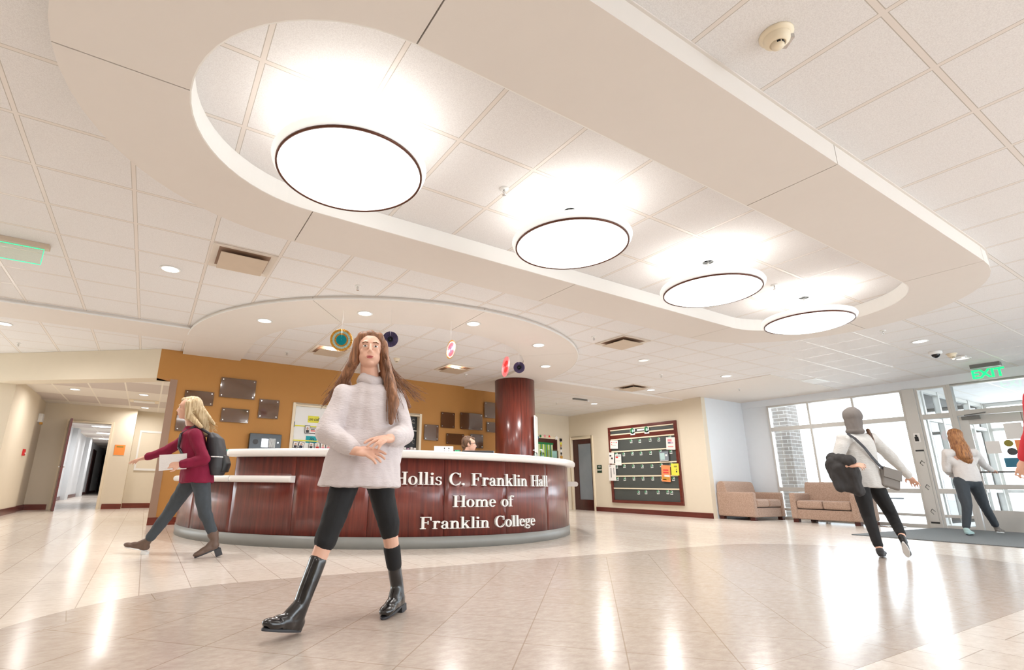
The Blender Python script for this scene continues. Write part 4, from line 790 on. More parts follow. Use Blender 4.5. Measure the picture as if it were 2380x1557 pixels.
# corridor items
o = MB().box((-0.78, 15.392, 1.28), (-0.56, 15.398, 1.53)).build('paper_notice', 'orange'); tag(o, 'orange sheet taped to the corridor wall right of the open door', 'notice'); MB().box((-0.74, 15.389, 1.47), (-0.6, 15.392, 1.5)).build('heading', 'olive', o)
r = thing('pin_board', 'silver framed tan pinboard on the corridor wall', 'pinboard', (0.1, 15.88, 1.45)); MB().box((-0.27, 15.86, 0.98), (0.65, 15.87, 1.9)).build('cork', 'cream', r)
m = MB().box((-0.31, 15.85, 0.93), (-0.27, 15.88, 1.95)); m.box((0.65, 15.85, 0.93), (0.69, 15.88, 1.95)); m.box((-0.27, 15.85, 0.93), (0.65, 15.88, 0.98)); m.box((-0.27, 15.85, 1.9), (0.65, 15.88, 1.95)); m.build('frame', 'white', r)
r = thing('fire_alarm_pull', 'red fire alarm pull station low on the left corridor wall', 'fire alarm', (-2.26, 13.8, 1.2)); MB().box((-2.26, 13.72, 1.14), (-2.22, 13.82, 1.27)).build('box', 'red', r, bevel=0.004); MB().box((-2.22, 13.74, 1.18), (-2.21, 13.8, 1.2)).build('handle', 'white', r)
r = thing('alarm_strobe', 'white alarm strobe high on the left corridor wall', 'alarm', (-2.3, 14.9, 2.0)); MB().box((-2.3, 14.8, 1.93), (-2.22, 14.98, 2.12)).build('body', 'white', r, bevel=0.006); MB().box((-2.26, 14.82, 1.88), (-2.21, 14.9, 1.93)).build('lens', 'gold', r)
r = thing('ceiling_diffuser', 'small white diffuser in the corridor ceiling', 'air vent', (-0.29, 13.7, 2.45)); MB().box((-0.58, 13.55, 2.44), (0.0, 14.0, 2.449)).build('frame', 'frame_paint', r); MB().box((-0.5, 13.62, 2.425), (-0.08, 13.92, 2.44)).build('plate', 'white', r)

# ------------------------------------------------------------------ sofas
def sofa(loc, rz, w, label):
    R3 = thing('loveseat', label, 'sofa', (0, 0, 0), 'patterned loveseats in the window bay'); a = 0.13
    MB().box((a - 0.02, 0.03, 0.07), (w - a + 0.02, 0.82, 0.27)).build('base', 'sofa_fabric', R3, bevel=0.02)
    for x in (0, w - a): MB().box((x, 0.0, 0.07), (x + a, 0.86, 0.6)).build('arm', 'sofa_fabric', R3, bevel=0.035)
    hw = (w - 2 * a) / 2
    for i in (0, 1):
        c = MB().box((a + hw * i + 0.003, 0.0, 0.285), (a + hw * (i + 1) - 0.003, 0.66, 0.45)).build('seat_cushion', 'sofa_fabric', R3, bevel=0.045)
    prof = [(0.56, 0.3), (0.64, 0.72), (0.665, 0.80), (0.70, 0.835), (0.76, 0.84), (0.82, 0.82), (0.86, 0.74), (0.87, 0.3)]
    n = len(prof); vs = [(0.035, y, z) for y, z in prof] + [(w - 0.035, y, z) for y, z in prof]
    MB().add(vs, [tuple(range(n)), tuple(range(2 * n - 1, n - 1, -1))] + [(i, n + i, n + (i + 1) % n, (i + 1) % n) for i in range(n)]).build('back', 'sofa_fabric', R3, bevel=0.02)
    for x in (0.02, w - 0.12):
        for y in (0.03, 0.74): MB().box((x, y, 0), (x + 0.1, y + 0.1, 0.07)).build('leg', 'door_wood', R3)
    R3.location = loc; R3.rotation_euler = (0, 0, rz); return R3
sofa((11.47, 6.63, 0), 0, 1.24, 'patterned brown loveseat seen from its left arm against the white bay wall')
sofa((12.0, 6.16, 0), -PI / 2, 1.27, 'patterned brown loveseat facing the lobby below the tall windows')
# metal side table near the windows
r = thing('side_table', 'small chrome legged side table by the windows behind the hooded walker', 'table', (12.45, 4.55, 0))
MB().lathe([(0, 0.52), (0.25, 0.52), (0.25, 0.545), (0, 0.545)], (12.45, 4.55), 32).build('table_top', 'frosted', r)
m = MB().tube((12.45, 4.55, 0.01), (12.45, 4.55, 0.52), 0.018); m.build('pole', 'chrome', r)
MB().lathe([(0, 0), (0.2, 0), (0.2, 0.015), (0, 0.02)], (12.45, 4.55), 32).build('foot', 'chrome', r)
# entry mat
tag(MB().box((9.55, -1.5, 0.0), (12.95, 4.05, 0.012)).build('entry_mat', 'mat_fibre', bevel=0.004), 'grey ribbed entrance mat inside the glass doors', 'mat')
# labels on the post and stickers on the door glass
def wallcard(name, y0, y1, z0, z1, mat, label, cat, x=XW - 0.055, group=None, round_=False):
    if round_: o = MB().tube((x, (y0 + y1) / 2, (z0 + z1) / 2), (x - 0.003, (y0 + y1) / 2, (z0 + z1) / 2), (z1 - z0) / 2, n=24).build(name, mat)
    else: o = MB().box((x - 0.003, y0, z0), (x, y1, z1)).build(name, mat)
    return tag(o, label, cat, group)
o = wallcard('post_sign', 3.99, 4.12, 0.10, 1.45, 'alu', 'tall grey strip sign on the post left of the entrance', 'sign')
for z in (1.44, 0.1): MB().box((XW - 0.0605, 3.99, z - 0.015), (XW - 0.058, 4.12, z + 0.015)).build('band', 'black', o)
for z in (1.2, 0.75, 0.3): MB().path([(XW - 0.06, 4.02, z), (XW - 0.06, 4.06, z + 0.05), (XW - 0.06, 4.09, z), (XW - 0.06, 4.05, z - 0.05)], 0.004, 6).build('curl_mark', 'charcoal', o)
o = wallcard('post_notice', 4.0, 4.1, 1.6, 1.78, 'paper', 'small white notice with a black figure on the post', 'notice'); MB().sphere((XW - 0.06, 4.06, 1.73), (0.002, 0.02, 0.02)).box((XW - 0.062, 4.03, 1.62), (XW - 0.058, 4.09, 1.71)).build('figure', 'black', o)
XD = XW + 0.008
wallcard('paper_notice', 2.60, 2.83, 1.58, 1.86, 'paper', 'white sheet at the top right of the entrance door glass', 'notice', XD)
o = wallcard('paper_notice', 2.50, 2.74, 1.33, 1.56, 'salmon', 'orange sheet on the entrance door glass', 'notice', XD - 0.004); MB().box((XD - 0.010, 2.54, 1.36), (XD - 0.007, 2.7, 1.40)).build('printed_line', 'orange', o)
wallcard('paper_notice', 2.66, 2.93, 1.10, 1.26, 'blue', 'blue card above the push bar on the entrance door glass', 'notice', XD)
wallcard('paper_notice', 2.93, 3.12, 1.34, 1.56, 'paper', 'white sheet left of the round stickers on the entrance door glass', 'notice', XD)
wallcard('round_sticker', 2.74, 2.90, 1.45, 1.57, 'olive', 'olive round sticker on the entrance door glass', 'sticker', XD - 0.006, None, True); wallcard('round_sticker', 2.72, 2.88, 1.30, 1.43, 'dark_grey', 'dark grey round sticker below the olive one', 'sticker', XD - 0.006, None, True); wallcard('round_sticker', 2.5, 2.62, 1.06, 1.13, 'charcoal', 'small dark round sticker right of the blue card', 'sticker', XD, None, True)
#PART3
# ------------------------------------------------------------------ people
RH = V((0.8595, -0.511, 0)); FH = V((0.511, 0.8595, 0)); UZ = V((0, 0, 1))
def lerp(a, b, t): return V(a) * (1 - t) + V(b) * t
def blob(name, parts, mat, parent, voxel=0.009, smooth=5, label=None, wrinkle=0.0, wscale=0.12):
    m = MB()
    for p in parts:
        if p[0] == 'c':
            a, b, ra, rb = V(p[1]), V(p[2]), p[3], p[4]
            m.sphere(a, ra, 14, 9); m.sphere(b, rb, 14, 9)
            if (b - a).length > 1e-4: m.tube(a, b, ra * 0.995, rb * 0.995, 14)
        elif p[0] == 'e': m.sphere(p[1], 1, 20, 14, tuple(V(q) for q in p[2]))
        elif p[0] == 'b': m.obox(p[1], p[2], p[3], p[4], *p[5])
        elif p[0] == 'l':   # loft: rings (centre, axis a, axis b)
            n = 24; rings = p[1]; vs = []
            for c, a, b in rings: vs += [V(c) + V(a) * math.cos(2 * PI * i / n) + V(b) * math.sin(2 * PI * i / n) for i in range(n)]
            k = len(rings); fs = [(r * n + i, r * n + (i + 1) % n, (r + 1) * n + (i + 1) % n, (r + 1) * n + i) for r in range(k - 1) for i in range(n)]
            fs += [tuple(range(n - 1, -1, -1)), tuple((k - 1) * n + i for i in range(n))]; m.add(vs, fs, True)
    o = m.build('tmp', mat); r = o.modifiers.new('r', 'REMESH'); r.mode = 'VOXEL'; r.voxel_size = voxel
    if smooth: s = o.modifiers.new('s', 'SMOOTH'); s.factor = 0.5; s.iterations = smooth
    bpy.context.view_layer.update()
    me = bpy.data.meshes.new_from_object(o.evaluated_get(bpy.context.evaluated_depsgraph_get())); bpy.data.objects.remove(o)
    if wrinkle:
        me.update(); no = [v.normal.copy() for v in me.vertices]
        for v, n_ in zip(me.vertices, no):
            q = v.co / wscale; w = noise.noise(V((q.x, q.y, q.z * 0.55))) + 0.5 * noise.noise(V((q.x * 2.3, q.y * 2.3, q.z * 1.1 + 5)))
            v.co += n_ * (w * wrinkle)
    me.materials.clear(); me.materials.append(M[mat]); me.polygons.foreach_set('use_smooth', [True] * len(me.polygons)); me.name = name
    o = bpy.data.objects.new(name, me); COL.objects.link(o)
    if parent is not None: o.parent = parent; o.matrix_parent_inverse = world(parent).inverted()
    if label: o['label'] = label
    return o
def hand(wr, d, side, nrm, curl=0.5, s=1.0, thumb=1):
    wr = V(wr); d = V(d).normalized(); nrm = V(nrm); nrm = (nrm - d * nrm.dot(d)).normalized(); side = d.cross(nrm).normalized() * thumb
    out = [('e', wr + d * 0.045 * s, (side * 0.038 * s, d * 0.05 * s, nrm * 0.016 * s)), ('c', wr - d * 0.02 * s, wr + d * 0.02 * s, 0.024 * s, 0.024 * s)]
    for i, (o_, L) in enumerate(((0.033, 0.070), (0.011, 0.078), (-0.011, 0.073), (-0.032, 0.058))):
        p = wr + d * 0.078 * s + side * o_ * s; a = curl * (0.4 + 0.12 * i); r0 = 0.0092 * s; dirn = d + side * o_ * 5
        for k, f in enumerate((0.45, 0.3, 0.25)):
            ang_ = a * (k + 1); dv = (dirn.normalized() * math.cos(ang_) + nrm * math.sin(ang_)); q = p + dv * L * f * s; out.append(('c', p, q, r0 * (1 - .08 * k), r0 * (0.95 - .1 * k))); p = q
    t = wr + d * 0.02 * s + side * 0.03 * s; q = t + (d * 0.7 + side * 0.75 + nrm * 0.25).normalized() * 0.036 * s; out += [('c', t, q, 0.0125 * s, 0.0105 * s), ('c', q, q + (d * 0.95 + side * 0.2 + nrm * 0.3).normalized() * 0.028 * s, 0.0105 * s, 0.009 * s)]
    return out
def headparts(c, f, s=1.0, tilt=0.0):
    c = V(c); f = V(f).normalized(); r = f.cross(UZ).normalized(); u = r.cross(f).normalized()
    P = lambda x, y, z: c + (r * x + f * y + u * z) * s
    E_ = lambda x, y, z, a, b, d: ('e', P(x, y, z), (r * a * s, f * b * s, u * d * s))
    parts = [E_(0, -0.012, 0.025, .074, .094, .088), E_(0, 0.022, -0.042, .060, .068, .060), E_(0, 0.055, -0.082, .026, .026, .018),
             ('c', P(0, 0.082, 0.014), P(0, 0.099, -0.022), 0.0075 * s, 0.0095 * s), ('c', P(-0.008, 0.091, -0.027), P(0.008, 0.091, -0.027), 0.0075 * s, 0.0075 * s),
             ('c', P(-0.034, 0.070, 0.03), P(0.034, 0.070, 0.03), 0.012 * s, 0.012 * s), ('c', P(-0.04, 0.072, -0.004), P(-0.018, 0.078, -0.004), 0.006 * s, 0.006 * s), ('c', P(0.04, 0.072, -0.004), P(0.018, 0.078, -0.004), 0.006 * s, 0.006 * s), E_(0.034, 0.055, -0.02, .022, .022, .022), E_(-0.034, 0.055, -0.02, .022, .022, .022),
             ('c', P(-0.018, 0.08, -0.055), P(0.018, 0.08, -0.055), 0.009 * s, 0.009 * s),
             E_(0.074, -0.012, -0.005, .009, .018, .03), E_(-0.074, -0.012, -0.005, .009, .018, .03), ('c', P(0, -0.02, -0.05), P(0, -0.03, -0.14), 0.05 * s, 0.047 * s)]
    return parts, P, (r, f, u)
def face(root, c, f, s=1.0, brow='hair_brown', smile=0.4):
    _, P, (r, ff, u) = headparts(c, f, s)
    for sx in (-1, 1):
        e = MB().sphere(P(sx * 0.029, 0.0765, 0.008), 1, 14, 10, (r * 0.0135 * s, ff * 0.009 * s, u * 0.0058 * s)).build('eye', 'eye_white', root)
        MB().sphere(P(sx * 0.029, 0.0835, 0.008), 1, 10, 8, (r * 0.0062 * s, ff * 0.003 * s, u * 0.0054 * s)).build('iris', 'iris', e)
        MB().path([P(sx * 0.014, 0.088, 0.027), P(sx * 0.03, 0.086, 0.031), P(sx * 0.046, 0.074, 0.026)], 0.0028 * s, 6).build('eyebrow', brow, root)
    MB().sphere(P(0, 0.0885, -0.053), 1, 16, 8, (r * 0.020 * s, ff * 0.005 * s, u * 0.0035 * s)).sphere(P(0, 0.0875, -0.061), 1, 16, 8, (r * 0.017 * s, ff * 0.006 * s, u * 0.0042 * s)).build('lips', 'lips', root)
def limb(J, a, b, c, ra, rb, rc): return [('c', J[a], J[b], ra, rb), ('c', J[b], J[c], rb * 0.97, rc)]
def bodyparts(J, f, head=True, s=1.0):
    p = []
    if head: p += headparts(J['head'], J['face'], s)[0]
    hb = V(J['head']) - V(J['face']).normalized() * 0.02 - UZ * 0.06
    p += [('c', hb, J['neck'], 0.048, 0.052), ('c', J['neck'], lerp(J['shA'], J['shB'], 0.5) - UZ * 0.05, 0.05, 0.055)]
    for a, b in (('shA', 'hipA'), ('shB', 'hipB')):
        m_ = lerp(J[a], lerp(J['shA'], J['shB'], 0.5), 0.62); h_ = lerp(J[b], J['pelvis'], 0.35)
        p += [('c', m_ - UZ * 0.06, lerp(m_, h_, 0.55), 0.06, 0.056), ('c', lerp(m_, h_, 0.55), h_, 0.056, 0.07), ('c', J[a], m_, 0.035, 0.045)]
    p += [('c', J['hipA'], J['hipB'], 0.066, 0.066)]
    p += limb(J, 'shA', 'elA', 'haA', .042, .034, .024) + limb(J, 'shB', 'elB', 'haB', .042, .034, .024)
    p += limb(J, 'hipA', 'kneeA', 'ankA', .072, .048, .032) + limb(J, 'hipB', 'kneeB', 'ankB', .072, .048, .032)
    return p
def shoe(name, heel, toe, ank, mat, root, up=None, shaft=None, sh_r=0.042, block=0.0, sole='charcoal', s=1.0):
    heel, toe, ank = V(heel), V(toe), V(ank); d = (toe - heel).normalized(); up = (V(up) if up else UZ); up = (up - d * up.dot(d)).normalized(); sd = d.cross(up)
    parts = [('e', heel + d * 0.01 * s + up * 0.012, (d * 0.042 * s, sd * 0.033 * s, up * 0.036 * s)), ('e', toe - d * 0.035 * s + up * 0.002, (d * 0.062 * s, sd * 0.04 * s, up * 0.026 * s)), ('e', lerp(heel, toe, 0.45) + up * 0.012, (d * 0.085 * s, sd * 0.034 * s, up * 0.034 * s)),
             ('c', heel + d * 0.02 + up * 0.02, ank, 0.036 * s, 0.038 * s), ('c', lerp(heel, toe, 0.5) + up * 0.012, ank, 0.03 * s, 0.034 * s)]
    parts.append(('b', lerp(heel, toe, 0.48) - up * 0.008 * s, d, sd, up, (0.098 * s, 0.028 * s, 0.012)))
    if shaft is not None: parts.append(('c', ank, shaft, 0.038 * s, sh_r))
    o = blob(name, parts, mat, root, 0.0055, 6, wrinkle=0.0012, wscale=0.045)
    m = MB(); n = 16; c0 = lerp(heel, toe, 0.49) - up * 0.028 * s
    pts = [c0 + d * (0.119 * s * math.cos(t)) + sd * ((0.032 + 0.006 * math.cos(t)) * s * math.sin(t)) for t in [2 * PI * i / n for i in range(n)]]
    vs = pts + [q + up * 0.012 for q in pts]; m.add(vs, [tuple(range(n - 1, -1, -1)), tuple(range(n, 2 * n))] + [(i, (i + 1) % n, n + (i + 1) % n, n + i) for i in range(n)])
    if block: m.obox(heel - up * (0.03 + block / 2) + d * 0.0, d, sd, up, 0.028, 0.026, block / 2 + 0.008)
    m.build('sole', sole, o, bevel=0.003)
    return o

# ---- the woman striding in front
J = dict(head=(1.0, 2.695, 1.405), face=(-0.33, -0.94, 0.05), neck=(1.02, 2.71, 1.245), shA=(0.885, 2.745, 1.145), shB=(1.16, 2.70, 1.16), pelvis=(1.01, 2.715, 0.80), hipA=(0.945, 2.705, 0.79), hipB=(1.08, 2.73, 0.79),
         kneeA=(0.831, 2.624, 0.48), ankA=(0.705, 2.595, 0.13), kneeB=(1.173, 2.711, 0.466), ankB=(1.263, 2.763, 0.135), elA=(0.80, 2.70, 0.93), haA=(0.885, 2.50, 0.83), elB=(1.19, 2.615, 0.94), haB=(1.06, 2.46, 0.90))
p1 = thing('person', 'woman in a loose pale sweater and black leggings striding past in the foreground', 'person', (1.0, 2.69, 0))
bp_ = bodyparts(J, None) + hand(J['haA'], (0.6, -0.55, -0.1), None, (0.3, 0.4, -0.8), 0.45) + hand(J['haB'], (-0.8, -0.3, -0.15), None, (0.2, 0.4, -0.9), 0.45, thumb=-1)
blob('body', bp_, 'skin', p1, 0.0045, 3); face(p1, J['head'], J['face'])
A, B = RH, FH
def ring(c, a, b, lift=0.0): return (V(c) + UZ * lift, A * a, B * b)
sw = [('l', [ring((0.985, 2.69, 0.655), .225, .20), ring((1.0, 2.70, 0.80), .20, .168), ring((1.02, 2.71, 0.95), .172, .125), ring((1.02, 2.71, 1.08), .155, .115), ring((1.02, 2.71, 1.17), .135, .095), ring((1.02, 2.712, 1.215), .08, .07)]),
      ('c', J['shA'], J['elA'], .064, .066), ('c', J['elA'], lerp(J['elA'], J['haA'], .88), .066, .045), ('c', J['shB'], J['elB'], .064, .066), ('c', J['elB'], lerp(J['elB'], J['haB'], .88), .066, .046), ('c', J['shA'], J['shB'], .06, .06), ('c', lerp(J['shB'], J['elB'], .6), (1.15, 2.66, .80), .064, .055)]
sweater = blob('sweater', sw, 'sweater_pale', p1, 0.009, 5, wrinkle=0.012, wscale=0.09)
blob('cowl_collar', [('c', V((1.02, 2.712, 1.235)) + (RH * math.cos(t) + FH * math.sin(t)) * 0.05 + UZ * 0.012 * math.sin(t * 2), V((1.02, 2.712, 1.235)) + (RH * math.cos(t + .45) + FH * math.sin(t + .45)) * 0.05 + UZ * 0.012 * math.sin(t * 2 + .9), .03, .03) for t in [i * .4488 for i in range(14)]], 'sweater_pale', p1, 0.008, 4, wrinkle=0.006, wscale=0.05)
def legs(J, fa, fb, rs=(.086, .058, .045)): return [('c', J['hipA'], J['kneeA'], rs[0], rs[1]), ('c', J['kneeA'], lerp(J['kneeA'], J['ankA'], fa), rs[1] * .98, rs[2]), ('c', J['hipB'], J['kneeB'], rs[0], rs[1]), ('c', J['kneeB'], lerp(J['kneeB'], J['ankB'], fb), rs[1] * .98, rs[2]), ('c', J['hipA'], J['hipB'], rs[0], rs[0]), ('c', J['hipA'], J['pelvis'], .085, .085), ('c', J['pelvis'], J['hipB'], .085, .085)]
blob('leggings', legs(J, .24, .12, (.086, .060, .055)), 'leggings', p1, 0.009, 4, wrinkle=0.004, wscale=0.05)
shoe('boot', (0.70, 2.605, 0.036), (0.545, 2.515, 0.078), J['ankA'], 'leather', p1, shaft=lerp(J['kneeA'], J['ankA'], .49), sh_r=.043, block=0.0)
shoe('boot', (1.29, 2.775, 0.060), (1.155, 2.668, 0.032), J['ankB'], 'leather', p1, shaft=lerp(J['kneeB'], J['ankB'], .66), sh_r=.038, block=0.022)
blob('sock', [('c', lerp(J['kneeB'], J['ankB'], .42), lerp(J['kneeB'], J['ankB'], .66), .047, .043)], 'leggings', p1, 0.007, 3)
hc = V(J['head']); hf = V(J['face']).normalized(); hr = hf.cross(UZ).normalized()
def H(x, y, z): return hc + hr * x + hf * y + UZ * z
hair = [('e', H(0, -0.035, 0.03), (hr * .088, hf * .086, UZ * .095)), ('c', H(-.045, .02, .078), H(.045, .02, .078), .034, .034), ('c', H(0, -.02, .08), H(0, .025, .085), .045, .036)]
for x in (-1, 1): hair += [('c', H(x * .07, .01, .05), H(x * .085, -.0, -.06), .03, .032)]
# hr points to the picture's left for a face turned to the camera
Rr = lambda a, b: V(a) + V(b)
hair += [('c', H(-.085, -.01, -.05), (1.10, 2.625, 1.23), .034, .034), ('c', (1.10, 2.625, 1.23), (1.115, 2.575, 1.10), .034, .03), ('c', (1.115, 2.575, 1.10), (1.09, 2.55, 0.99), .03, .014),
         ('c', (1.09, 2.70, 1.27), (1.20, 2.665, 1.18), .034, .022), ('c', (1.20, 2.665, 1.18), (1.24, 2.64, 1.10), .022, .012),
         ('c', H(.085, -.01, -.05), (0.895, 2.80, 1.25), .034, .032), ('c', (0.895, 2.80, 1.25), (0.845, 2.83, 1.17), .032, .018), ('c', (0.845, 2.83, 1.17), (0.80, 2.85, 1.10), .018, .008), ('c', (0.91, 2.80, 1.22), (0.885, 2.81, 1.10), .03, .012)]
blob('hair', hair, 'hair_brown', p1, 0.006, 7, wrinkle=0.0035, wscale=0.022)
def strands(name, root, mat, seeds, n, r=0.0011):
    m = MB()
    for i in range(n):
        a, b, c, w = seeds[i % len(seeds)]; q = lambda k: V([random.uniform(-1, 1) * w * k for _ in range(3)])
        a, b, c = V(a) + q(.6), V(b) + q(1), V(c) + q(1.6)
        m.path([a * (1 - t_) ** 2 + b * 2 * t_ * (1 - t_) + c * t_ * t_ for t_ in [j / 6 for j in range(7)]], r, 4)
    return m.build(name, mat, root)
strands('loose_strands', p1, 'hair_brown', [(H(-.08, -.02, .03), (1.13, 2.66, 1.26), (1.22, 2.64, 1.12), .03), (H(-.08, -.03, 0), (1.16, 2.68, 1.25), (1.31, 2.65, 1.17), .025), (H(.08, -.02, .02), (.90, 2.80, 1.27), (.82, 2.84, 1.12), .03), (H(-.05, .03, .08), (1.10, 2.63, 1.30), (1.10, 2.56, 1.02), .022), (H(.05, .03, .08), (.92, 2.77, 1.33), (.88, 2.80, 1.14), .02)], 170)

# ---- blonde walker with backpack, heading left
J = dict(head=(0.262, 5.66, 1.363), face=(-0.98, 0.18, -0.03), neck=(0.315, 5.63, 1.185), shA=(0.32, 5.78, 1.11), shB=(0.335, 5.47, 1.10), pelvis=(0.41, 5.585, 0.75), hipA=(0.39, 5.67, 0.735), hipB=(0.43, 5.50, 0.735),
         kneeA=(0.262, 5.801, 0.432), ankA=(0.105, 5.90, 0.13), kneeB=(0.514, 5.477, 0.405), ankB=(0.63, 5.454, 0.155), elA=(0.14, 5.90, 0.965), haA=(-0.03, 6.0, 0.895), elB=(0.44, 5.36, 0.87), haB=(0.25, 5.41, 0.82))
p2 = thing('person', 'blonde woman in a burgundy jacket and jeans walking left of the desk', 'person', (0.35, 5.6, 0))
blob('body', bodyparts(J, None) + hand(J['haA'], (-0.85, 0.4, -0.3), None, (0, 0, -1), 0.4) + hand(J['haB'], (-0.95, 0.15, 0), None, (0, 1, -0.3), 1.1), 'skin', p2, 0.008, 3); face(p2, J['head'], J['face'], brow='hair_blonde')
jk = [('l', [(V((0.42, 5.58, 0.66)), V((.15, 0, 0)), V((0, .205, 0))), (V((0.41, 5.585, 0.80)), V((.14, 0, 0)), V((0, .19, 0))), (V((0.35, 5.61, 1.0)), V((.12, 0, 0)), V((0, .17, 0))), (V((0.325, 5.625, 1.11)), V((.11, 0, 0)), V((0, .17, 0))), (V((0.318, 5.63, 1.185)), V((.07, 0, 0)), V((0, .08, 0)))]),
      ('c', J['shA'], J['elA'], .06, .05), ('c', J['elA'], lerp(J['elA'], J['haA'], .9), .05, .038), ('c', J['shB'], J['elB'], .06, .052), ('c', J['elB'], lerp(J['elB'], J['haB'], .88), .052, .04)]
blob('jacket', jk, 'burgundy', p2, 0.009, 5, wrinkle=0.009, wscale=0.08)
blob('jeans', legs(J, .9, .78, (.09, .06, .046)), 'jeans', p2, 0.009, 4, wrinkle=0.006, wscale=0.06)
shoe('boot', (0.098, 5.925, 0.055), (-0.07, 6.01, 0.085), J['ankA'], 'brown_leather', p2, block=0.02, s=.9, sole='white')
shoe('boot', (0.65, 5.45, 0.095), (0.485, 5.445, 0.03), J['ankB'], 'brown_leather', p2, shaft=lerp(J['kneeB'], J['ankB'], .8), sh_r=.05, block=0.05, s=.9)
hc = V(J['head']); hf = V(J['face']).normalized(); hr = hf.cross(UZ).normalized()
hair = [('e', H(0, -0.035, 0.032), (hr * .088, hf * .09, UZ * .095)), ('c', H(0, -.02, .085), H(0, .05, .085), .045, .028), ('c', H(-.075, .0, .04), H(-.075, -.02, -.09), .032, .034), ('c', H(.075, .0, .04), H(.075, -.02, -.09), .032, .034),
        ('c', H(0, -.08, .0), (0.41, 5.62, 1.24), .06, .05), ('c', (0.41, 5.62, 1.24), (0.44, 5.60, 1.12), .05, .03), ('c', H(-.07, -.03, -.08), (0.38, 5.50, 1.18), .035, .02), ('c', H(0.0, -.09, .02), (0.50, 5.57, 1.22), .04, .015)]
blob('hair', hair, 'hair_blonde', p2, 0.006, 6, wrinkle=0.0035, wscale=0.022)
strands('loose_strands', p2, 'hair_blonde', [(H(0, -.09, .03), (.42, 5.62, 1.33), (.48, 5.59, 1.16), .035), (H(.07, -.04, 0), (.36, 5.60, 1.27), (.42, 5.56, 1.12), .03), (H(-.07, -.04, 0), (.38, 5.68, 1.27), (.5, 5.66, 1.2), .03)], 110)
# backpack
bk = thing('backpack', 'black backpack on the back of the blonde walker', 'backpack', (0.52, 5.52, 0.71))
bx = V((0.97, -0.24, 0)); by = V((0.24, 0.97, 0))
blob('pack_body', [('l', [(V((0.575, 5.55, 0.73)), bx * .07, by * .13), (V((0.575, 5.55, 0.80)), bx * .09, by * .155), (V((0.555, 5.55, 0.95)), bx * .09, by * .155), (V((0.53, 5.555, 1.08)), bx * .075, by * .145), (V((0.50, 5.56, 1.13)), bx * .04, by * .10)])], 'charcoal', bk, 0.009, 5, wrinkle=0.005, wscale=0.08)
blob('front_pocket', [('l', [(V((0.63, 5.535, 0.76)), bx * .05, by * .11), (V((0.64, 5.535, 0.84)), bx * .055, by * .12), (V((0.62, 5.54, 0.92)), bx * .045, by * .11)])], 'black', bk, 0.009, 4)
for y in (5.40, 5.41): pass
MB().path([V((0.55, 5.55, 0.90)) + bx * .098 * math.cos(t) + by * .165 * math.sin(t) for t in [rad(-100 + 20 * i) for i in range(11)]], 0.006, 8).build('zip_trim', 'white', bk)
for sgn in (-1, 1):
    y = 0.10 * sgn; q = by * y
    MB().path([V((0.50, 5.57, 1.11)) + q, V((0.36, 5.62, 1.19)) + q * 0.9, V((0.245, 5.645, 1.10)) + q, V((0.245, 5.64, 0.98)) + q, V((0.33, 5.62, 0.86)) + q * 1.5, V((0.50, 5.57, 0.80)) + q * 1.3], 0.012, 8).build('strap', 'charcoal', bk)
pa_ = thing('paper_stack', 'white papers held at the waist by the blonde walker', 'papers', (0.2, 5.40, 0.80)); MB().obox((0.19, 5.42, 0.84), (0.98, -0.1, 0.1), (0.1, 0.98, 0), (-0.1, 0, 1), 0.11, 0.008, 0.07).build('sheets', 'sweater_white', pa_)

# ---- hooded walker seen from behind
J = dict(head=(6.76, 2.645, 1.452), face=(0.93, 0.25, -0.02), neck=(6.772, 2.64, 1.284), shA=(6.60, 2.71, 1.215), shB=(6.93, 2.575, 1.235), pelvis=(6.77, 2.645, 0.80), hipA=(6.70, 2.68, 0.79), hipB=(6.85, 2.62, 0.79),
         kneeA=(6.70, 2.65, 0.40), ankA=(6.625, 2.58, 0.10), kneeB=(6.97, 2.545, 0.43), ankB=(6.55, 2.46, 0.27), elA=(6.48, 2.775, 0.965), haA=(6.36, 2.60, 0.92), elB=(7.14, 2.49, 1.02), haB=(7.33, 2.44, 0.83))
J['ankB'] = (6.78, 2.42, 0.22)
p3 = thing('person', 'person in a grey hood and pale sweater walking away toward the entrance', 'person', (6.75, 2.63, 0))
blob('body', bodyparts(J, None) + hand(J['haA'], (0.2, -0.9, 0.1), None, (0.5, 0, -0.8), 0.9) + hand(J['haB'], (0.65, -0.15, -0.7), None, (-0.6, 0, -0.5), 0.3), 'skin', p3, 0.008, 3); face(p3, J['head'], J['face'])
sw = [('l', [ring((6.79, 2.63, 0.70), .185, .13), ring((6.78, 2.64, 0.78), .185, .135), ring((6.77, 2.645, 0.92), .165, .12), ring((6.765, 2.645, 1.08), .165, .125), ring((6.765, 2.645, 1.21), .15, .11), ring((6.768, 2.645, 1.285), .075, .07)]),
      ('c', J['shA'], J['elA'], .066, .056), ('c', J['elA'], lerp(J['elA'], J['haA'], .85), .056, .04), ('c', J['shB'], J['elB'], .066, .058), ('c', J['elB'], lerp(J['elB'], J['haB'], .9), .058, .042), ('c', J['shA'], J['shB'], .07, .07)]
blob('sweater', sw, 'sweater_grey', p3, 0.009, 5, wrinkle=0.009, wscale=0.1)
blob('leggings', legs(J, .9, .88, (.092, .062, .043)), 'leggings', p3, 0.009, 4, wrinkle=0.004, wscale=0.06)
shoe('shoe', (6.615, 2.575, 0.040), (6.83, 2.635, 0.034), (6.62, 2.575, 0.075), 'charcoal', p3, sole='charcoal', s=.95)
shoe('shoe', (6.745, 2.405, 0.17), (6.86, 2.43, 0.035), (6.77, 2.42, 0.21), 'black', p3, up=(0.7, 0.1, 0.55), sole='white', s=.9)
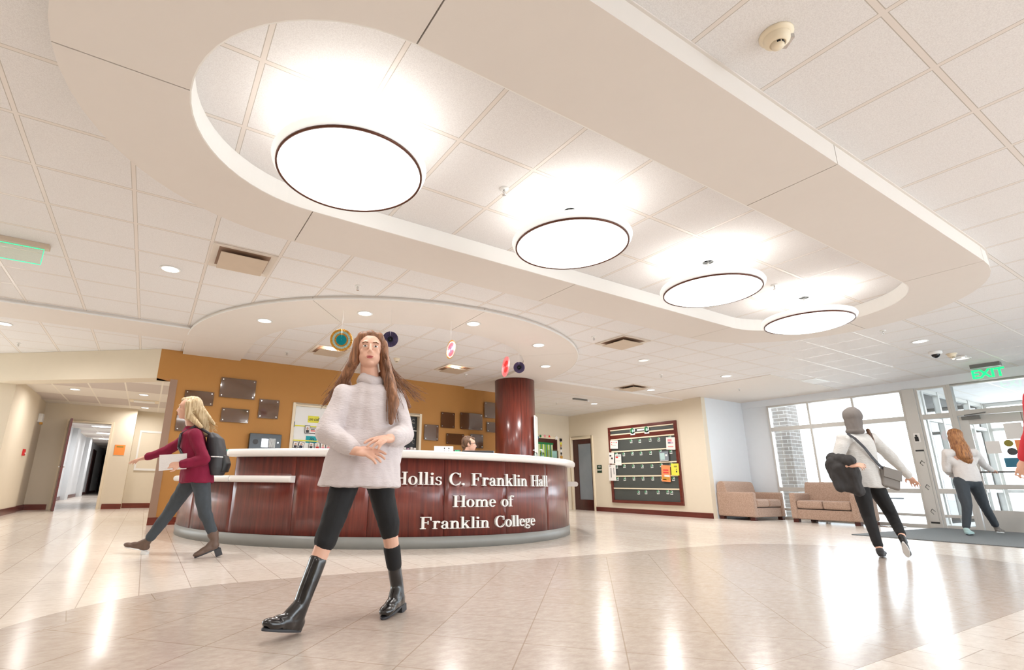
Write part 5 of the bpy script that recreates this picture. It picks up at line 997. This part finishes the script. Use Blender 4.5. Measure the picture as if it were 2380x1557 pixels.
hc = V(J['head']); hf = V(J['face']).normalized(); hr = hf.cross(UZ).normalized()
blob('hood', [('e', H(0, -0.02, 0.03), (hr * .096, hf * .108, UZ * .102)), ('c', H(0, -.03, .0), H(0, -.035, -.12), .088, .078), ('e', H(0, -.03, -.145), (hr * .092, hf * .085, UZ * .045))], 'grey_knit', p3, 0.007, 5, wrinkle=0.004, wscale=0.05)
blob('hair', [('c', (6.85, 2.56, 1.32), (6.86, 2.54, 1.22), .022, .018), ('c', (6.86, 2.54, 1.22), (6.865, 2.53, 1.12), .018, .006)], 'hair_short', p3, 0.006, 3)
jkt = thing('draped_jacket', 'dark jacket hung over the left forearm of the hooded walker', 'jacket', (6.4, 2.7, 0.65))
blob('cloth', [('c', (6.44, 2.78, 1.0), (6.37, 2.60, 0.97), .07, .065), ('c', (6.40, 2.77, .95), (6.36, 2.72, .70), .075, .055), ('c', (6.40, 2.62, .93), (6.44, 2.60, .67), .07, .06), ('c', (6.36, 2.72, .72), (6.44, 2.61, .68), .05, .05), ('c', (6.38, 2.70, .9), (6.42, 2.66, .72), .08, .06)], 'jacket', jkt, 0.009, 5, wrinkle=0.014, wscale=0.07)
bag = thing('crossbody_bag', 'grey canvas bag on a long strap at the right hip of the hooded walker', 'bag', (6.85, 2.45, 0.7))
MB().obox((6.875, 2.455, 0.80), (0.83, -0.37, -0.25), (0.45, 0.88, 0.0), (0.2, -0.1, 1), 0.105, 0.028, 0.105).build('pouch', 'bag_canvas', bag, bevel=0.02)
MB().obox((6.865, 2.42, 0.845), (0.83, -0.37, -0.25), (0.45, 0.88, 0.0), (0.2, -0.1, 1), 0.107, 0.006, 0.055).build('flap', 'bag_canvas', bag, bevel=0.004)
st = [(6.60, 2.66, 1.275), (6.595, 2.60, 1.22), (6.64, 2.545, 1.12), (6.70, 2.515, 1.02), (6.765, 2.49, 0.94), (6.80, 2.46, 0.89)]
m = MB()
for a, b in zip(st[:-1], st[1:]): m.obox((V(a) + V(b)) / 2, V(b) - V(a), (0.45, 0.88, 0.1), (V(b) - V(a)).cross(V((0.45, 0.88, 0.1))), (V(b) - V(a)).length / 2 + .004, 0.0035, 0.013)
m.build('strap', 'charcoal', bag)

# ---- auburn haired walker at the door
J = dict(head=(11.325, 3.035, 1.545), face=(0.98, -0.1, -0.05), neck=(11.325, 3.035, 1.375), shA=(11.13, 3.15, 1.275), shB=(11.43, 2.90, 1.285), pelvis=(11.32, 3.03, 0.84), hipA=(11.24, 3.09, 0.825), hipB=(11.40, 2.98, 0.825),
         kneeA=(11.17, 3.07, 0.44), ankA=(11.11, 3.12, 0.12), kneeB=(11.62, 2.975, 0.445), ankB=(11.876, 2.966, 0.14), elA=(11.20, 3.22, 1.02), haA=(11.42, 3.22, 0.93), elB=(11.72, 2.90, 1.11), haB=(12.0, 2.88, 1.02))
p4 = thing('person', 'person with long auburn hair in a white sweater and jeans reaching the entrance door', 'person', (11.32, 3.03, 0))
blob('body', bodyparts(J, None) + hand(J['haA'], (0.9, 0, -0.1), None, (0, 0, -1), 0.6) + hand(J['haB'], (0.9, 0, -0.1), None, (0, 0, -1), 0.5), 'skin', p4, 0.009, 3); face(p4, J['head'], J['face'])
sw = [('l', [(V((11.34, 3.02, 0.83)), RH * .185, FH * .13), (V((11.33, 3.02, 0.95)), RH * .175, FH * .125), (V((11.32, 3.03, 1.15)), RH * .16, FH * .115), (V((11.32, 3.03, 1.27)), RH * .14, FH * .10), (V((11.32, 3.035, 1.36)), RH * .065, FH * .06)]),
      ('c', J['shA'], J['elA'], .07, .055), ('c', J['elA'], lerp(J['elA'], J['haA'], .88), .055, .042), ('c', J['shB'], J['elB'], .07, .055), ('c', J['elB'], lerp(J['elB'], J['haB'], .9), .055, .042), ('c', J['shA'], J['shB'], .068, .068), ('c', lerp(J['shA'], J['elA'], .25), (11.25, 3.06, 1.08), .062, .07), ('c', lerp(J['shB'], J['elB'], .2), (11.38, 2.98, 1.08), .06, .07)]
blob('sweater', sw, 'sweater_white', p4, 0.01, 5, wrinkle=0.01, wscale=0.1)
blob('jeans', legs(J, .9, .9, (.098, .066, .048)), 'jeans', p4, 0.01, 4, wrinkle=0.006, wscale=0.06)
shoe('shoe', (11.09, 3.12, 0.04 + .012), (11.30, 3.12, 0.034 + .012), (11.10, 3.12, 0.10), 'pale_teal', p4, sole='black'); shoe('shoe', (11.87, 2.965, 0.075), (12.07, 2.955, 0.06), (11.875, 2.966, 0.13), 'bag_canvas', p4, sole='white')
hc = V(J['head']); hf = V(J['face']).normalized(); hr = hf.cross(UZ).normalized()
blob('hair', [('e', H(0, -0.03, 0.03), (hr * .098, hf * .10, UZ * .10)), ('c', H(0, -.05, -.02), (11.26, 3.01, 1.36), .095, .11), ('c', (11.26, 3.01, 1.36), (11.24, 2.98, 1.24), .115, .105), ('c', (11.24, 2.98, 1.24), (11.26, 2.96, 1.17), .10, .075)], 'hair_auburn', p4, 0.007, 5, wrinkle=0.006, wscale=0.03)

# ---- man seated behind the desk
ux = RH
hd0 = V((3.917, 6.28, 1.235)); 
J = dict(head=tuple(hd0), face=(0.86, -0.51, -0.05), neck=tuple(hd0 - RH * 0.02 - UZ * 0.17), shA=tuple(hd0 - FH * .17 - UZ * .25), shB=tuple(hd0 + FH * .17 - UZ * .25), pelvis=tuple(hd0 - RH * .06 - UZ * .66), hipA=tuple(hd0 - FH * .09 - UZ * .67 - RH * .04), hipB=tuple(hd0 + FH * .09 - UZ * .67 - RH * .04),
         kneeA=tuple(hd0 - FH * .1 - UZ * .70 + RH * .36), ankA=tuple(V((hd0.x, hd0.y, .1)) - FH * .1 + RH * .38), kneeB=tuple(hd0 + FH * .12 - UZ * .70 + RH * .36), ankB=tuple(V((hd0.x, hd0.y, .1)) + FH * .12 + RH * .36),
         elA=tuple(hd0 - FH * .20 - UZ * .48 + RH * .05), haA=tuple(hd0 - FH * .12 - UZ * .43 + RH * .26), elB=tuple(hd0 + FH * .22 - UZ * .48 + RH * .05), haB=tuple(hd0 + FH * .1 - UZ * .43 + RH * .28))
p5 = thing('person', 'man with short hair and glasses seated behind the countertop in profile', 'person', (hd0.x, hd0.y, 0))
blob('body', bodyparts(J, None) + hand(J['haA'], RH, None, (0, 0, -1), 0.5) + hand(J['haB'], RH, None, (0, 0, -1), 0.5), 'skin', p5, 0.008, 3); face(p5, J['head'], J['face'], brow='hair_short')
mid = V(J['pelvis'])
blob('shirt', [('l', [(mid + UZ * .02, RH * .13, FH * .17), (mid + UZ * .2, RH * .13, FH * .17), (lerp(mid, J['neck'], .75), RH * .125, FH * .17), (lerp(mid, J['neck'], .97), RH * .07, FH * .08)]), ('c', J['shA'], J['elA'], .062, .055), ('c', J['shB'], J['elB'], .062, .055)], 'polo', p5, 0.01, 5, wrinkle=0.006)
blob('trousers', legs(J, .92, .92, (.095, .07, .05)), 'charcoal', p5, 0.01, 4)
for k in ('ankA', 'ankB'):
    a = V(J[k]); shoe('shoe', (a.x, a.y, .04), tuple(V((a.x, a.y, .034)) + RH * .2), tuple(a), 'leather', p5)
hc = V(J['head']); hf = V(J['face']).normalized(); hr = hf.cross(UZ).normalized()
blob('hair', [('e', H(0, -0.038, 0.032), (hr * .082, hf * .082, UZ * .09)), ('c', H(-.02, -.02, .088), H(-.02, .055, .082), .036, .024), ('c', H(.02, -.02, .088), H(.02, .055, .082), .036, .024), ('c', H(-.066, .0, .04), H(-.07, .01, .0), .02, .012), ('c', H(.066, .0, .04), H(.07, .01, .0), .02, .012), ('c', H(0, -.07, -.02), H(0, -.065, -.06), .05, .035)], 'hair_short', p5, 0.006, 3, wrinkle=0.002, wscale=0.02)
gl = thing('eyeglasses', 'dark framed glasses on the seated man', 'glasses', tuple(H(0, .1, .01)))
m = MB()
for sx in (-1, 1):
    m.path([H(sx * .03, .098, .008) + hr * .021 * math.cos(t) + UZ * .015 * math.sin(t) for t in [i * PI / 6 for i in range(13)]], .0022, 6); m.path([H(sx * .052, .096, .012), H(sx * .078, .06, .012), H(sx * .084, -.02, .01)], .0022, 6)
m.path([H(-.01, .102, .012), H(.01, .102, .012)], .002, 6); m.build('frame', 'black', gl)
ch = thing('office_chair', 'black office chair under the seated man behind the desk', 'chair', (hd0.x, hd0.y, 0)); cb = V((hd0.x, hd0.y, 0)) + RH * 0.02
MB().obox(cb + UZ * .445, RH, FH, UZ, .24, .23, .028).build('seat', 'black', ch, bevel=.02); MB().obox(cb - RH * .27 + UZ * .76, RH, FH, UZ, .025, .20, .22).build('backrest', 'black', ch, bevel=.02)
MB().tube(cb + UZ * .08, cb + UZ * .42, .025).build('gas_lift', 'alu_dark', ch); MB().obox(cb - RH * .26 + UZ * .5, RH, FH, UZ, .012, .03, .07).build('back_bar', 'alu_dark', ch)
for i in range(5):
    d = RH * math.cos(i * 1.2566) + FH * math.sin(i * 1.2566); l_ = MB().tube(cb + UZ * .09, cb + d * .27 + UZ * .07, .018, .012, 10).build('leg', 'black', ch); MB().sphere(cb + d * .27 + UZ * .03, .028, 12, 8).build('castor', 'charcoal', l_)

# ---- passer-by in red, cut by the right edge of the picture
b0 = V((5.545, 0.885, 0)); 
def Q(r, f, z): return tuple(b0 + RH * r + FH * f + UZ * z)
J = dict(head=Q(0, 0, 1.60), face=(-0.8, 0.5, 0), neck=Q(.01, 0, 1.42), shA=Q(-.17, 0, 1.33), shB=Q(.17, 0, 1.33), pelvis=Q(0, 0, .86), hipA=Q(-.09, 0, .85), hipB=Q(.09, 0, .85), kneeA=Q(-.10, .12, .48), ankA=Q(-.12, .2, .1), kneeB=Q(.1, -.02, .48), ankB=Q(.12, -.2, .1), elA=Q(-.22, .03, 1.08), haA=Q(-.20, .16, .90), elB=Q(.22, -.03, 1.08), haB=Q(.22, .08, .88))
p6 = thing('person', 'passer-by in a red coat only just showing at the right edge of the picture', 'person', tuple(b0))
blob('body', bodyparts(J, None) + hand(J['haA'], (0, .3, -1), None, (.8, 0, 0), .4) + hand(J['haB'], (0, .3, -1), None, (-.8, 0, 0), .4), 'skin', p6, 0.01, 3); face(p6, J['head'], J['face'])
blob('coat', [('l', [(V(Q(0, 0, .72)), RH * .21, FH * .16), (V(Q(0, 0, 1.0)), RH * .19, FH * .14), (V(Q(0, 0, 1.25)), RH * .18, FH * .12), (V(Q(0, 0, 1.36)), RH * .14, FH * .09), (V(Q(0, 0, 1.42)), RH * .07, FH * .06)]), ('c', J['shA'], J['elA'], .068, .058), ('c', J['elA'], lerp(J['elA'], J['haA'], .9), .058, .045), ('c', J['shB'], J['elB'], .068, .058), ('c', J['elB'], lerp(J['elB'], J['haB'], .9), .058, .045)], 'red_cloth', p6, 0.012, 5, wrinkle=.01)
blob('jeans', legs(J, .95, .95, (.095, .065, .05)), 'jeans', p6, 0.012, 4)
for k, f_ in (('ankA', 1), ('ankB', 1)):
    a = V(J[k]); shoe('shoe', tuple(V((a.x, a.y, .04))), tuple(V((a.x, a.y, .034)) + V((-.8, .5, 0)).normalized() * .2), tuple(a), 'leather', p6)
hc = V(J['head']); hf = V(J['face']).normalized(); hr = hf.cross(UZ).normalized()
blob('hair', [('e', H(0, -0.035, 0.03), (hr * .09, hf * .09, UZ * .098)), ('c', H(0, -.05, 0), H(0, -.06, -.18), .075, .05)], 'hair_brown', p6, 0.01, 4, wrinkle=.006, wscale=.04)
